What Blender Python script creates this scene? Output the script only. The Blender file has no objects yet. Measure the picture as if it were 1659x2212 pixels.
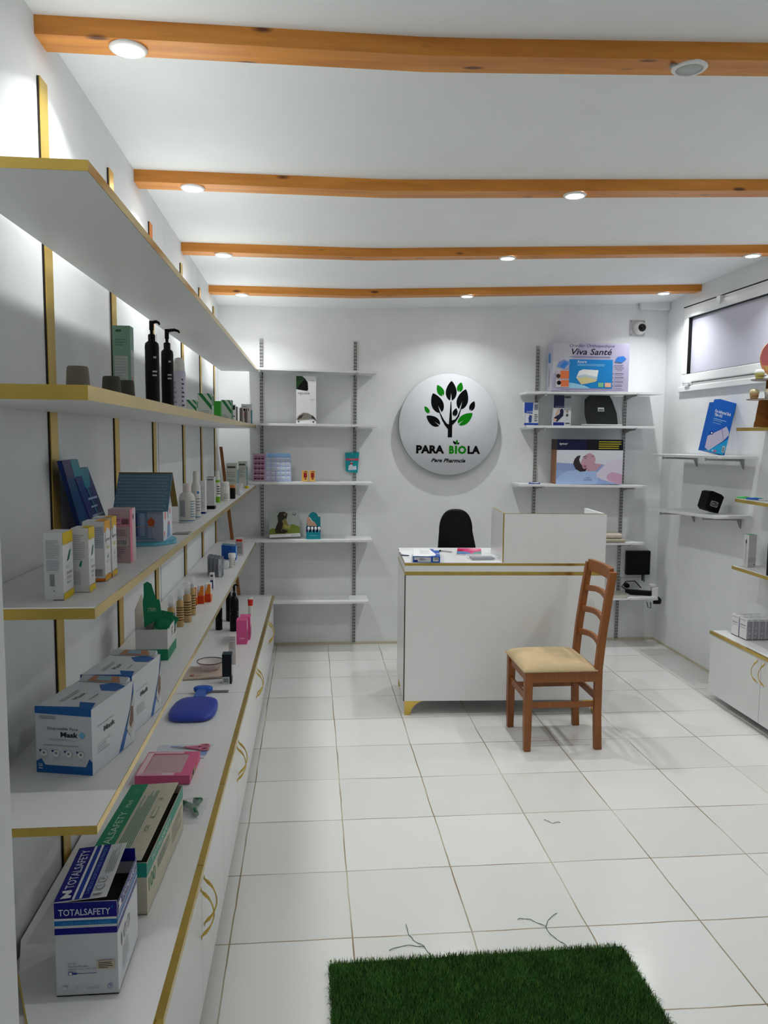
import bpy, math, random
from mathutils import Vector, Matrix
R_ = random.Random(7)
PI = math.pi
scene = bpy.context.scene
COL = scene.collection

# ------------------------------------------------------------------ camera
cam_d = bpy.data.cameras.new('camera'); cam = bpy.data.objects.new('camera', cam_d); COL.objects.link(cam)
cam_d.sensor_fit = 'VERTICAL'; cam_d.sensor_height = 36.0; cam_d.lens = 1687.09 / 2212 * 36.0
cam_d.clip_start = 0.05; cam_d.clip_end = 60
rt = Vector((0.99558, -0.093476, 0.00945)); dn = Vector((0.000216, -0.098304, -0.995156)); fw = Vector((0.093952, 0.990757, -0.097849))
m = Matrix(((rt.x, -dn.x, -fw.x, 0.26137), (rt.y, -dn.y, -fw.y, -2.03011), (rt.z, -dn.z, -fw.z, 1.65561), (0, 0, 0, 1)))
cam.matrix_world = m
scene.camera = cam

# ------------------------------------------------------------------ world, lamps, exposure
w = bpy.data.worlds.new('world'); scene.world = w; w.use_nodes = True
w.node_tree.nodes['Background'].inputs[0].default_value = (0.55, 0.65, 0.75, 1); w.node_tree.nodes['Background'].inputs[1].default_value = 0.15
scene.view_settings.view_transform = 'Standard'; scene.view_settings.look = 'None'
scene.view_settings.gamma = 1; scene.view_settings.exposure = -0.95
LAMP_W = 9.0; LAMP_SPREAD = 128; LAMP_COL = (0.975, 1.0, 0.99)

# ------------------------------------------------------------------ materials
def lin(c): return tuple(((x / 12.92) if x <= 0.04045 else ((x + 0.055) / 1.055) ** 2.4) for x in c)
MATS = {}
def mat(name, col, rough=0.5, metal=0.0, spec=None, noise=0.0, scale=40, bump=0.0, alpha=1.0, trans=0.0, emit=0.0, stretch=None):
    if name in MATS: return MATS[name]
    M = bpy.data.materials.new(name); M.use_nodes = True; nt = M.node_tree; b = nt.nodes['Principled BSDF']
    c = lin(col); b.inputs['Base Color'].default_value = (*c, 1); b.inputs['Roughness'].default_value = rough; b.inputs['Metallic'].default_value = metal
    if spec is not None: b.inputs['Specular IOR Level'].default_value = spec
    if alpha < 1: b.inputs['Alpha'].default_value = alpha
    if trans: b.inputs['Transmission Weight'].default_value = trans; b.inputs['IOR'].default_value = 1.45
    if emit: b.inputs['Emission Color'].default_value = (*c, 1); b.inputs['Emission Strength'].default_value = emit
    if noise or bump:
        tc = nt.nodes.new('ShaderNodeTexCoord'); nz = nt.nodes.new('ShaderNodeTexNoise'); nz.inputs['Scale'].default_value = scale; nz.inputs['Detail'].default_value = 4
        src = tc.outputs['Object']
        if stretch:
            mp = nt.nodes.new('ShaderNodeMapping'); mp.inputs['Scale'].default_value = stretch; nt.links.new(src, mp.inputs[0]); src = mp.outputs[0]
        nt.links.new(src, nz.inputs['Vector'])
        if noise:
            r = nt.nodes.new('ShaderNodeValToRGB'); r.color_ramp.elements[0].position = .3; r.color_ramp.elements[1].position = .7
            r.color_ramp.elements[0].color = (*[x * (1 - noise) for x in c], 1); r.color_ramp.elements[1].color = (*[min(1, x * (1 + noise)) for x in c], 1)
            nt.links.new(nz.outputs[0], r.inputs[0]); nt.links.new(r.outputs[0], b.inputs['Base Color'])
        if bump:
            bp = nt.nodes.new('ShaderNodeBump'); bp.inputs['Strength'].default_value = bump; bp.inputs['Distance'].default_value = .01
            nt.links.new(nz.outputs[0], bp.inputs['Height']); nt.links.new(bp.outputs[0], b.inputs['Normal'])
    MATS[name] = M; return M

def P(r, g, b, rough=.45, nm=None, **k):          # printed / moulded colour given as 0-255
    k.setdefault('spec', .32)
    return mat(nm or 'print_%d_%d_%d_%d' % (r, g, b, rough * 100), (r / 255, g / 255, b / 255), rough, **k)

wallm = mat('wall_plaster', (.895, .905, .91), .75, noise=.03, scale=6, bump=.12)
ceilm = mat('ceiling_plaster', (.94, .95, .95), .85, noise=.015, scale=5, bump=.05)
lamin = mat('white_laminate', (.88, .885, .885), .28, noise=.012, scale=14)
lamin2 = mat('white_shelf_board', (.87, .875, .875), .42, noise=.012, scale=14)
gold = mat('gold_mirror_laminate', (.82, .70, .36), .22, .9, noise=.10, scale=9)
goldb = mat('gold_batten_face', (.82, .69, .32), .32, .65, noise=.12, scale=7, stretch=(1, 1, .6))
darkedge = mat('dark_core_edge', (.16, .10, .05), .6, noise=.2)
barewood = mat('bare_orange_wood', (.86, .50, .14), .55, noise=.15, scale=30, stretch=(4, 4, .4))
plankw = mat('brown_plank_wood', (.55, .34, .16), .6, noise=.2, scale=30, stretch=(4, 4, .4))
steel = mat('galvanised_steel', (.64, .64, .64), .38, .45, noise=.15, scale=60)
slotm = mat('slot_dark', (.05, .05, .05), .8)
chairw = None
black = P(5, 5, 6, .4, 'black_plastic', spec=.18); white = P(232, 233, 235, .4, 'white_card'); offw = P(222, 222, 218, .45, 'offwhite_plastic')
grey = P(150, 152, 156, .5, 'grey_print'); dgrey = P(60, 62, 66, .5, 'dark_grey_print'); lgrey = P(190, 192, 196, .5, 'light_grey_print')
navy = P(14, 22, 120, .4, 'navy_print'); blue = P(24, 92, 180, .4, 'blue_print'); teal = P(10, 125, 135, .4, 'teal_print')
green = P(10, 120, 85, .45, 'green_print'); yellow = P(225, 195, 10, .45, 'yellow_print'); orange = P(240, 150, 10, .45, 'orange_print')
pink = P(222, 90, 150, .45, 'pink_card'); red = P(215, 40, 35, .45, 'red_print'); kraft = P(196, 190, 172, .6, 'kraft_card', noise=.04)
clear = mat('clear_plastic', (.95, .96, .97), .12, alpha=.28)
bagm = mat('clear_bag_film', (.9, .92, .94), .18, alpha=.22, bump=.5, scale=60)
skin = P(205, 160, 135, .5, 'skin_print'); brown = P(60, 35, 20, .5, 'brown_print')

def wood_mat():
    M = bpy.data.materials.new('pine_beam_wood'); M.use_nodes = True; nt = M.node_tree; N = nt.nodes; L = nt.links; b = N['Principled BSDF']
    tc = N.new('ShaderNodeTexCoord'); mp = N.new('ShaderNodeMapping'); mp.inputs['Scale'].default_value = (.9, 9, 9); L.new(tc.outputs['Object'], mp.inputs[0])
    nz = N.new('ShaderNodeTexNoise'); nz.inputs['Scale'].default_value = 2.2; nz.inputs['Detail'].default_value = 8; nz.inputs['Roughness'].default_value = .6; L.new(mp.outputs[0], nz.inputs['Vector'])
    r = N.new('ShaderNodeValToRGB'); e = r.color_ramp.elements; e[0].position = .25; e[0].color = (*lin((.72, .43, .12)), 1); e[1].position = .75; e[1].color = (*lin((.92, .62, .24)), 1)
    L.new(nz.outputs[0], r.inputs[0])
    mp2 = N.new('ShaderNodeMapping'); mp2.inputs['Scale'].default_value = (2.6, 8.5, 8.5); L.new(tc.outputs['Object'], mp2.inputs[0])
    vo = N.new('ShaderNodeTexVoronoi'); vo.inputs['Scale'].default_value = 1.6; L.new(mp2.outputs[0], vo.inputs['Vector'])
    kr = N.new('ShaderNodeValToRGB'); k = kr.color_ramp.elements; k[0].position = .07; k[0].color = (1, 1, 1, 1); k[1].position = .15; k[1].color = (0, 0, 0, 1)
    L.new(vo.outputs['Distance'], kr.inputs[0])
    mx = N.new('ShaderNodeMix'); mx.data_type = 'RGBA'; mx.inputs['B'].default_value = (*lin((.40, .20, .07)), 1)
    L.new(kr.outputs[0], mx.inputs['Factor']); L.new(r.outputs[0], mx.inputs['A']); L.new(mx.outputs['Result'], b.inputs['Base Color'])
    b.inputs['Roughness'].default_value = .42
    return M
pine = wood_mat()
chairw = mat('cherry_chair_wood', (.52, .295, .10), .38, noise=.16, scale=22, stretch=(3, 3, .35))
suede = mat('beige_suede', (.76, .67, .52), .85, noise=.10, scale=9, bump=.15)

def floor_mat():
    M = bpy.data.materials.new('floor_tiles'); M.use_nodes = True; nt = M.node_tree; N = nt.nodes; L = nt.links; b = N['Principled BSDF']
    tc = N.new('ShaderNodeTexCoord'); sp = N.new('ShaderNodeSeparateXYZ')
    nz = N.new('ShaderNodeTexNoise'); nz.inputs['Scale'].default_value = 3.5; nz.inputs['Detail'].default_value = 3
    ad = N.new('ShaderNodeVectorMath'); ad.operation = 'MULTIPLY_ADD'; ad.inputs[1].default_value = (.012, .012, 0); L.new(tc.outputs['Object'], nz.inputs['Vector'])
    L.new(nz.outputs['Color'], ad.inputs[0]); L.new(tc.outputs['Object'], ad.inputs[2]); L.new(ad.outputs[0], sp.inputs[0])
    def mth(op, a, b_=None):
        n = N.new('ShaderNodeMath'); n.operation = op
        for i, x in enumerate((a, b_)):
            if x is None: continue
            if isinstance(x, (int, float)): n.inputs[i].default_value = x
            else: L.new(x, n.inputs[i])
        return n.outputs[0]
    ds = []; fl = []
    for ax in ('X', 'Y'):
        q = mth('DIVIDE', mth('ADD', sp.outputs[ax], 40.0 - .006), .4); f = mth('FRACT', q)
        ds.append(mth('MINIMUM', f, mth('SUBTRACT', 1.0, f))); fl.append(mth('FLOOR', q))
    d = mth('MINIMUM', ds[0], ds[1]); g = mth('LESS_THAN', d, .0062)
    cv = N.new('ShaderNodeCombineXYZ'); L.new(fl[0], cv.inputs[0]); L.new(fl[1], cv.inputs[1])
    wn = N.new('ShaderNodeTexWhiteNoise'); L.new(cv.outputs[0], wn.inputs['Vector'])
    tr = N.new('ShaderNodeValToRGB'); e = tr.color_ramp.elements; e[0].color = (*lin((.825, .825, .81)), 1); e[1].color = (*lin((.86, .862, .855)), 1); L.new(wn.outputs['Value'], tr.inputs[0])
    gz = N.new('ShaderNodeTexNoise'); gz.inputs['Scale'].default_value = 2.3; L.new(tc.outputs['Object'], gz.inputs['Vector'])
    gr = N.new('ShaderNodeValToRGB'); e = gr.color_ramp.elements; e[0].position = .35; e[0].color = (*lin((.72, .70, .63)), 1); e[1].position = .6; e[1].color = (*lin((.50, .43, .32)), 1); L.new(gz.outputs[0], gr.inputs[0])
    mx = N.new('ShaderNodeMix'); mx.data_type = 'RGBA'; L.new(g, mx.inputs['Factor']); L.new(tr.outputs[0], mx.inputs['A']); L.new(gr.outputs[0], mx.inputs['B'])
    L.new(mx.outputs['Result'], b.inputs['Base Color'])
    b.inputs['Roughness'].default_value = .16; b.inputs['Specular IOR Level'].default_value = .45
    rr = N.new('ShaderNodeMix'); rr.inputs['A'].default_value = .17; rr.inputs['B'].default_value = .8; L.new(g, rr.inputs['Factor']); L.new(rr.outputs['Result'], b.inputs['Roughness'])
    b2 = N.new('ShaderNodeBump'); b2.inputs['Strength'].default_value = .05; b2.inputs['Distance'].default_value = .01
    n3 = N.new('ShaderNodeTexNoise'); n3.inputs['Scale'].default_value = 30; L.new(tc.outputs['Object'], n3.inputs['Vector']); L.new(n3.outputs[0], b2.inputs['Height']); L.new(b2.outputs[0], b.inputs['Normal'])
    return M
floorm = floor_mat()

# ------------------------------------------------------------------ mesh builder
class MB:
    def __init__(s): s.v = []; s.f = []; s.i = []; s.m = []; s.sm = []
    def mi(s, m):
        if m not in s.m: s.m.append(m)
        return s.m.index(m)
    def face(s, pts, m, sm=False):
        k = len(s.v); s.v += [tuple(p) for p in pts]; s.f.append(tuple(range(k, k + len(pts)))); s.i.append(s.mi(m)); s.sm.append(sm)
    def mesh(s, vs, fs, m, sm=False):
        k = len(s.v); s.v += [tuple(p) for p in vs]; j = s.mi(m)
        for f in fs: s.f.append(tuple(k + q for q in f)); s.i.append(j); s.sm.append(sm)
        return s
    def box(s, a, b, m, T=None, fm=None):
        x0, y0, z0 = a; x1, y1, z1 = b
        vs = [Vector(p) for p in ((x0, y0, z0), (x1, y0, z0), (x1, y1, z0), (x0, y1, z0), (x0, y0, z1), (x1, y0, z1), (x1, y1, z1), (x0, y1, z1))]
        if T: vs = [T @ p for p in vs]
        k = len(s.v); s.v += [tuple(p) for p in vs]
        for n, q in zip('BTFRKL', ((3, 2, 1, 0), (4, 5, 6, 7), (0, 1, 5, 4), (1, 2, 6, 5), (2, 3, 7, 6), (3, 0, 4, 7))):
            s.f.append(tuple(k + j for j in q)); s.i.append(s.mi((fm or {}).get(n, m))); s.sm.append(False)
        return s
    def prism(s, pts, h0, h1, m, ax='Z', T=None, sm=False, msd=None):     # polygon extruded along an axis
        def mk(p, h): return {'Z': (p[0], p[1], h), 'Y': (p[0], h, p[1]), 'X': (h, p[0], p[1])}[ax]
        n = len(pts); vs = [Vector(mk(p, h0)) for p in pts] + [Vector(mk(p, h1)) for p in pts]
        if T: vs = [T @ p for p in vs]
        s.mesh(vs, [tuple(range(n)), tuple(range(2 * n - 1, n - 1, -1))], m)
        k = len(s.v) - 2 * n; j = s.mi(msd or m)
        for q in range(n):
            s.f.append((k + q, k + (q + 1) % n, k + n + (q + 1) % n, k + n + q)); s.i.append(j); s.sm.append(sm)
        return s
    def lathe(s, prof, m, seg=24, c=(0, 0, 0), T=None, sm=True, sx=1, sy=1, cap=True):
        vs = []; fs = []; n = len(prof)
        for r, z in prof:
            for a in range(seg):
                t = 2 * PI * a / seg; p = Vector((c[0] + r * sx * math.cos(t), c[1] + r * sy * math.sin(t), c[2] + z)); vs.append(T @ p if T else p)
        for q in range(n - 1):
            for a in range(seg):
                fs.append((q * seg + a, q * seg + (a + 1) % seg, (q + 1) * seg + (a + 1) % seg, (q + 1) * seg + a))
        s.mesh(vs, fs, m, sm)
        for q, rev in ((0, True), (n - 1, False)):
            if cap and prof[q][0] > 1e-5:
                ring = [vs[q * seg + a] for a in range(seg)]; s.face(ring[::-1] if rev else ring, m)
        return s
    def tube(s, pts, r, m, seg=8, flat=1.0, cap=True):
        pts = [Vector(p) for p in pts]; n = len(pts); rs = r if isinstance(r, (list, tuple)) else [r] * n; vs = []; fs = []; u = None
        for i, p in enumerate(pts):
            t = (pts[min(i + 1, n - 1)] - pts[max(i - 1, 0)]).normalized()
            if u is None: u = t.cross(Vector((0, 0, 1)) if abs(t.z) < .9 else Vector((0, 1, 0))).normalized()
            else: u = (u - t * u.dot(t)).normalized()
            w_ = t.cross(u)
            for a in range(seg):
                th = 2 * PI * a / seg; vs.append(p + (u * math.cos(th) + w_ * math.sin(th) * flat) * rs[i])
        for i in range(n - 1):
            for a in range(seg): fs.append((i * seg + a, i * seg + (a + 1) % seg, (i + 1) * seg + (a + 1) % seg, (i + 1) * seg + a))
        if cap: fs += [tuple(range(seg))[::-1], tuple((n - 1) * seg + a for a in range(seg))]
        return s.mesh(vs, fs, m, True)
    def obj(s, name, parent=None, loc=(0, 0, 0), rz=0, bevel=0, seg=2):
        me = bpy.data.meshes.new(name); me.from_pydata(s.v, [], s.f)
        for q in s.m: me.materials.append(q)
        me.polygons.foreach_set('material_index', s.i); me.polygons.foreach_set('use_smooth', s.sm); me.update()
        o = bpy.data.objects.new(name, me); COL.objects.link(o); o.location = loc; o.rotation_euler = (0, 0, rz)
        if parent: o.parent = parent
        if bevel:
            bm = o.modifiers.new('bevel', 'BEVEL'); bm.width = bevel; bm.segments = seg; bm.limit_method = 'ANGLE'; bm.angle_limit = .6
        return o

def tag(o, label, cat, group=None, kind=None):
    if label: o['label'] = label
    if cat: o['category'] = cat
    if group: o['group'] = group
    if kind: o['kind'] = kind
    return o
def thing(name, label, cat, loc=(0, 0, 0), rz=0, group=None):
    o = bpy.data.objects.new(name, None); COL.objects.link(o); o.location = loc; o.rotation_euler = (0, 0, rz); o.empty_display_size = .05
    return tag(o, label, cat, group)
def structure(o): o['kind'] = 'structure'; return o
def Rz(a): return Matrix.Rotation(a, 4, 'Z')
def Tr(x, y, z): return Matrix.Translation((x, y, z))

# lettering: polygons of the built-in font, fitted to a box
TXT = {}
def textpolys(s, shear=0.0, bold=0.0):
    k = (s, shear, bold)
    if k in TXT: return TXT[k]
    cu = bpy.data.curves.new('t', 'FONT'); cu.body = s; cu.resolution_u = 2; cu.shear = shear; cu.offset = bold; cu.fill_mode = 'FRONT'
    o = bpy.data.objects.new('t', cu); COL.objects.link(o); bpy.context.view_layer.update()
    me = bpy.data.meshes.new_from_object(o.evaluated_get(bpy.context.evaluated_depsgraph_get()))
    vs = [v.co.copy() for v in me.vertices]; fs = [tuple(p.vertices) for p in me.polygons]
    bpy.data.objects.remove(o); bpy.data.curves.remove(cu); bpy.data.meshes.remove(me)
    xs = [v.x for v in vs]; ys = [v.y for v in vs]; x0, x1, y0, y1 = min(xs), max(xs), min(ys), max(ys)
    TXT[k] = ([((v.x - x0) / (x1 - x0), (v.y - y0) / (y1 - y0)) for v in vs], fs); return TXT[k]

class Face:
    """a printed face: u, v in 0..1 across and up"""
    def __init__(s, mb, o, u, v):
        s.mb = mb; s.o = Vector(o); s.u = Vector(u); s.v = Vector(v); s.n = s.u.cross(s.v).normalized(); s.k = 0
    def pt(s, u, v): return s.o + s.u * u + s.v * v + s.n * (.0004 + .00018 * s.k)
    def poly(s, pts, m): s.mb.face([s.pt(*p) for p in pts], m)
    def draw(s, ops):
        for op in ops:
            s.k += 1; t = op[0]
            if t == 'r': _, a, b, c, d, m = op; s.poly([(a, b), (c, b), (c, d), (a, d)], m)
            elif t == 'p': s.poly(op[1], op[2])
            elif t == 'c':
                _, a, b, r, m = op; q = s.u.length / s.v.length
                s.poly([(a + r * math.cos(2 * PI * i / 20), b + r * q * math.sin(2 * PI * i / 20)) for i in range(20)], m)
            elif t == 't':
                _, tx, a, b, c, d, m = op[:7]; o = op[7] if len(op) > 7 else {}
                vs, fs = textpolys(tx, o.get('shear', 0), o.get('bold', 0))
                if o.get('rot'): P_ = [s.pt(a + (c - a) * (1 - y), b + (d - b) * x) for x, y in vs]
                else: P_ = [s.pt(a + (c - a) * x, b + (d - b) * y) for x, y in vs]
                s.mb.mesh(P_, fs, m)
            elif t == 'l':                       # lines of small print
                _, a, b, c, d, n, m = op
                for i in range(n):
                    y = d - (d - b) * (i + .25) / n; h = (d - b) / n * .42; e = c - (c - a) * R_.choice((0, 0, .05, .1, .35))
                    s.poly([(a, y - h), (e, y - h), (e, y), (a, y)], m)
            elif t == 'lv':                      # the same, printed sideways
                _, a, b, c, d, n, m = op
                for i in range(n):
                    x = a + (c - a) * (i + .25) / n; h = (c - a) / n * .42; e = d - (d - b) * R_.choice((0, 0, .05, .1, .3))
                    s.poly([(x, b), (x + h, b), (x + h, e), (x, e)], m)
            elif t == 'b':                       # barcode
                _, a, b, c, d, m = op[:6]; x = a; vert = len(op) > 6
                while x < (d if vert else c) - .001:
                    pass_ = R_.uniform(.02, .05) * ((d - b) if vert else (c - a)); g = R_.uniform(.02, .05) * ((d - b) if vert else (c - a))
                    if vert:
                        y = b + (x - a) if False else x
                    if vert: s.poly([(a, x), (c, x), (c, min(x + pass_, d)), (a, min(x + pass_, d))], m)
                    else: s.poly([(x, b), (min(x + pass_, c), b), (min(x + pass_, c), d), (x, d)], m)
                    x += pass_ + g
            elif t == 'w':                       # wavy edge band between v0 and v1 (torn / dripping print)
                _, v0, v1, amp, n, m = op
                top = [(i / n, v1 + (amp if i % 2 else -amp) * R_.uniform(.4, 1)) for i in range(n + 1)]
                s.poly([(0, v0), (1, v0)] + top[::-1], m) if v1 > v0 else s.poly([(1, v0), (0, v0)] + top, m)

def faces(mb, w_, d, h, x=0, y=0, z=0):
    a, b = x - w_ / 2, y - d / 2
    return dict(F=Face(mb, (a, b, z), (w_, 0, 0), (0, 0, h)), R=Face(mb, (a + w_, b, z), (0, d, 0), (0, 0, h)),
                T=Face(mb, (a, b, z + h), (w_, 0, 0), (0, d, 0)), L=Face(mb, (a, b + d, z), (0, -d, 0), (0, 0, h)), K=Face(mb, (a + w_, b + d, z), (-w_, 0, 0), (0, 0, h)))
def carton(name, label, x, ynear, z, w_, d, h, base, ops=None, cat='box', group=None, rz=0, fm=None, bevel=.0006):
    """a printed carton standing with its near face centred on (x, ynear)"""
    mb = MB(); mb.box((-w_ / 2, -d / 2, 0), (w_ / 2, d / 2, h), base, fm=fm)
    fs = faces(mb, w_, d, h)
    for k, v in (ops or {}).items(): fs[k].draw(v)
    c = Rz(rz) @ Vector((0, d / 2, 0))
    o = mb.obj(name, None, (x + c.x, ynear + c.y, z), rz)
    return tag(o, label, cat, group)

# ------------------------------------------------------------------ room
WX, RX, BY, FY = -.43, 3.08, 4.04, -3.4
def ceil_z(x, y):
    b = 2.698 - .0098 * (y - .1) if y < 3.5 else 2.664 - .09 * (y - 3.5)
    return b + (max(0, x - .6) * .040)
mb = MB(); mb.box((WX - .1, FY - .1, -.1), (RX + .1, BY + .1, 0), floorm); structure(mb.obj('floor'))
mb = MB(); nx, ny = 24, 48; vs = []; fs = []
for i in range(nx + 1):
    for j in range(ny + 1):
        x = WX - .1 + (RX - WX + .2) * i / nx; y = FY - .1 + (BY - FY + .2) * j / ny; vs.append((x, y, ceil_z(x, y)))
n1 = len(vs); vs += [(v[0], v[1], 3.0) for v in vs]
for i in range(nx):
    for j in range(ny):
        a = i * (ny + 1) + j; q = (a, a + 1, a + ny + 2, a + ny + 1); fs.append(q); fs.append(tuple(n1 + k for k in q[::-1]))
mb.mesh(vs, fs, ceilm, True); structure(mb.obj('ceiling'))
mb = MB(); mb.box((WX - .1, FY, 0), (WX, BY, 2.95), wallm)
mb.box((WX, 1.631, .3), (WX + .0006, 1.637, 2.1), dgrey); structure(mb.obj('wall_left'))
mb = MB(); mb.box((WX - .1, BY, 0), (RX + .1, BY + .1, 2.95), wallm); structure(mb.obj('wall_back'))
mb = MB(); mb.box((WX - .1, FY - .1, 0), (RX + .1, FY, 2.95), wallm); structure(mb.obj('wall_front'))
# right wall with the window opening
WY0, WY1, WZ0, WZ1 = 1.55, 3.77, 2.03, 2.64
mb = MB()
for a, b in (((FY, 0), (WY0, 2.95)), ((WY1, 0), (BY, 2.95)), ((WY0, 0), (WY1, WZ0)), ((WY0, WZ1), (WY1, 2.95))):
    mb.box((RX, a[0], a[1]), (RX + .1, b[0], b[1]), wallm)
structure(mb.obj('wall_right'))
# stub of wall by the left edge of the picture
mb = MB(); mb.box((WX, -1.12, 0), (-.150, -.95, 2.72), wallm); structure(mb.obj('wall_stub', bevel=.004))
# grime line where the tiles meet the back wall
grime = mat('stained_skirting_grout', (.78, .75, .66), .8, noise=.12, scale=12)
mb = MB(); mb.box((WX, BY - .006, 0), (RX, BY, .022), grime); structure(mb.obj('baseboard_back'))
mb = MB(); mb.box((RX - .006, FY, 0), (RX, BY, .018), grime); structure(mb.obj('baseboard_right'))
# roughly plastered lip between ceiling and back wall in the right corner
mb = MB(); mb.box((2.84, BY - .05, 2.655), (RX, BY, 2.80), wallm); structure(mb.obj('trim_1', bevel=.01))

# window
pvc = P(236, 238, 238, .3, 'white_pvc'); gask = P(12, 12, 14, .6, 'black_gasket'); pane_m = mat('frosted_pane', (.80, .80, .86), .36, spec=1.0, noise=.01, scale=3)
def ring(mb, y0, y1, z0, z1, t, x0, x1, m):
    mb.box((x0, y0, z0), (x1, y1, z0 + t), m); mb.box((x0, y0, z1 - t), (x1, y1, z1), m)
    mb.box((x0, y0, z0 + t), (x1, y0 + t, z1 - t), m); mb.box((x0, y1 - t, z0 + t), (x1, y1, z1 - t), m)
wd = thing('window_1', None, None, (RX, WY0, WZ0)); structure(wd)
W, H_ = WY1 - WY0, WZ1 - WZ0
mb = MB(); ring(mb, .0, W, 0, H_, .035, .0, .07, pvc); mb.obj('window_frame', wd, bevel=.003)
mb = MB(); ring(mb, .035, W - .035, .04, H_ - .028, .062, -.012, .045, pvc); mb.obj('window_sash', wd, bevel=.006)
mb = MB(); ring(mb, .095, W - .095, .099, H_ - .088, .006, -.004, .03, gask); mb.box((-.002, .0, H_ - .008), (.0, W, H_), gask); mb.obj('gasket', wd)  # extra black strip along the top paints the dark gap there
mb = MB(); mb.box((.022, .097, .10), (.03, W - .097, H_ - .09), pane_m); mb.obj('window_pane', wd)
mb = MB(); mb.box((-.02, .0, -.028), (.0, W, .012), pvc); mb.obj('window_sill', wd, bevel=.004)
for y in (2.07, 1.10):
    mb = MB(); mb.box((-.032, y - .03, .018), (-.002, y + .03, .042), pvc); mb.tube([(-.026, y - .04, .034), (-.026, y + .04, .034)], .008, pvc); mb.obj('hinge', wd)
mb = MB(); mb.box((-.03, 1.64, H_ - .055), (-.006, 1.69, H_ - .01), pvc); mb.tube([(-.024, 1.645, H_ - .015), (-.03, 1.635, H_ - .05), (-.034, 1.63, H_ - .075)], .004, pvc); mb.obj('window_latch', wd, bevel=.003)

# ------------------------------------------------------------------ beams and downlights
lampm = mat('lit_diffuser', (1, 1, 1), .5, emit=90.0); rimm = P(238, 238, 236, .35, 'lamp_rim'); dimm = P(190, 194, 190, .4, 'unlit_diffuser')
BEAMS = [(-3.2, 'pine ceiling beam'), (-2.1, ''), (-1.0, ''), (.115, ''), (1.235, ''), (2.365, ''), (3.51, '')]
bl = {.115: 'thick pine ceiling beam nearest the camera, with one unlit lamp', 1.235: 'pine ceiling beam, second from the camera, crossing above the shelf end',
      2.365: 'pine ceiling beam, third from the camera, lit lamps in its underside', 3.51: 'thin looking pine ceiling beam nearest the back wall'}
LAMPS = []
for y, _ in BEAMS:
    D = .095 if y < 3 else .105; T = .042
    mb = MB(); n = 14; top = []; bot = []
    for i in range(n + 1):
        x = WX + .0 + (RX - WX) * i / n; top.append(x)
    vs = []; fs = []
    for x in top:
        z = ceil_z(x, y); zb = z - T - .004
        vs += [(x, y, z + .02), (x, y, zb), (x, y + D, zb), (x, y + D, z + .03)]
    for i in range(n):
        for k in range(4): fs.append((4 * i + k, 4 * i + 4 + k, 4 * i + 4 + (k + 1) % 4, 4 * i + (k + 1) % 4))
    fs += [(0, 1, 2, 3), (4 * n + 3, 4 * n + 2, 4 * n + 1, 4 * n)]
    mb.mesh(vs, fs, pine)
    o = mb.obj('ceiling_beam')
    tag(o, bl.get(y, 'pine ceiling beam behind the camera'), 'beam', 'pine ceiling beams')
    for x in (-.21, 1.37, 2.82): LAMPS.append((x, y + D / 2, ceil_z(x, y) - T - .004, y))
rowname = {.115: 'nearest beam', 1.235: 'second beam from the camera', 2.365: 'third beam from the camera', 3.51: 'beam nearest the back wall'}
for x, y, z, by in LAMPS:
    off = by < .2 and 1 < x < 2 or by < -2 and x > 0
    side = 'left end of the' if x < 0 else ('middle of the' if x < 2 else 'right end of the')
    t = thing('ceiling_light', ('unlit round white downlight in the %s %s' if off else 'lit round white downlight in the %s %s') % (side, rowname.get(by, 'beam behind the camera')), 'ceiling light', (x, y, z), 0, 'round downlights in the beams')
    if off and by > 0: t.location.x = 1.31
    mb = MB(); mb.lathe([(.037, -.001), (.048, -.001), (.049, -.004), (.044, -.009), (.037, -.009), (.037, -.001)], rimm, 32, cap=False); mb.obj('rim', t)
    mb = MB(); mb.lathe([(.0001, -.0075), (.038, -.0075), (.038, -.002), (.0001, -.002)], dimm if off else lampm, 32); mb.obj('diffuser', t)
    if off:
        mb = MB(); mb.tube([(-.045, -.02, -.003), (-.065, -.028, -.012), (-.07, -.03, -.02)], [.004, .006, .003], steel); mb.obj('spring_clip', t)
    else:
        ld = bpy.data.lights.new('downlight', 'AREA'); ld.shape = 'DISK'; ld.size = .05; ld.energy = LAMP_W; ld.color = LAMP_COL; ld.spread = math.radians(LAMP_SPREAD)
        lo = bpy.data.objects.new('downlight', ld); COL.objects.link(lo); lo.parent = t; lo.location = (0, 0, -.0095)

# ------------------------------------------------------------------ left wall shelving
ordn = ['nearest', 'second', 'third', 'fourth', 'fifth', 'farthest']
for k, yc in enumerate((.15, .84, 1.52, 2.33, 3.03, 3.74)):
    mb = MB(); y0, y1 = yc - .029, yc + .029
    mb.box((WX, y0, .44), (WX + .006, y1, 2.555), darkedge); o = mb.obj('wall_batten'); 
    f = MB()
    if k == 2:
        f.box((WX + .006, y0, .44), (WX + .0085, y1, 2.12), goldb); f2 = MB(); f2.box((WX + .006, y0, 2.12), (WX + .008, y1, 2.555), barewood); f2.obj('bare_wood_top', o)
    else: f.box((WX + .006, y0, .44), (WX + .0085, y1, 2.555), goldb)
    f.obj('gold_face', o)
    tag(o, ('%s gold upright strip on the left wall' % ordn[k]) + (', bare orange wood at its top' if k == 2 else ', counting from the camera'), 'upright strip', 'gold upright strips on the left wall')
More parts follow.
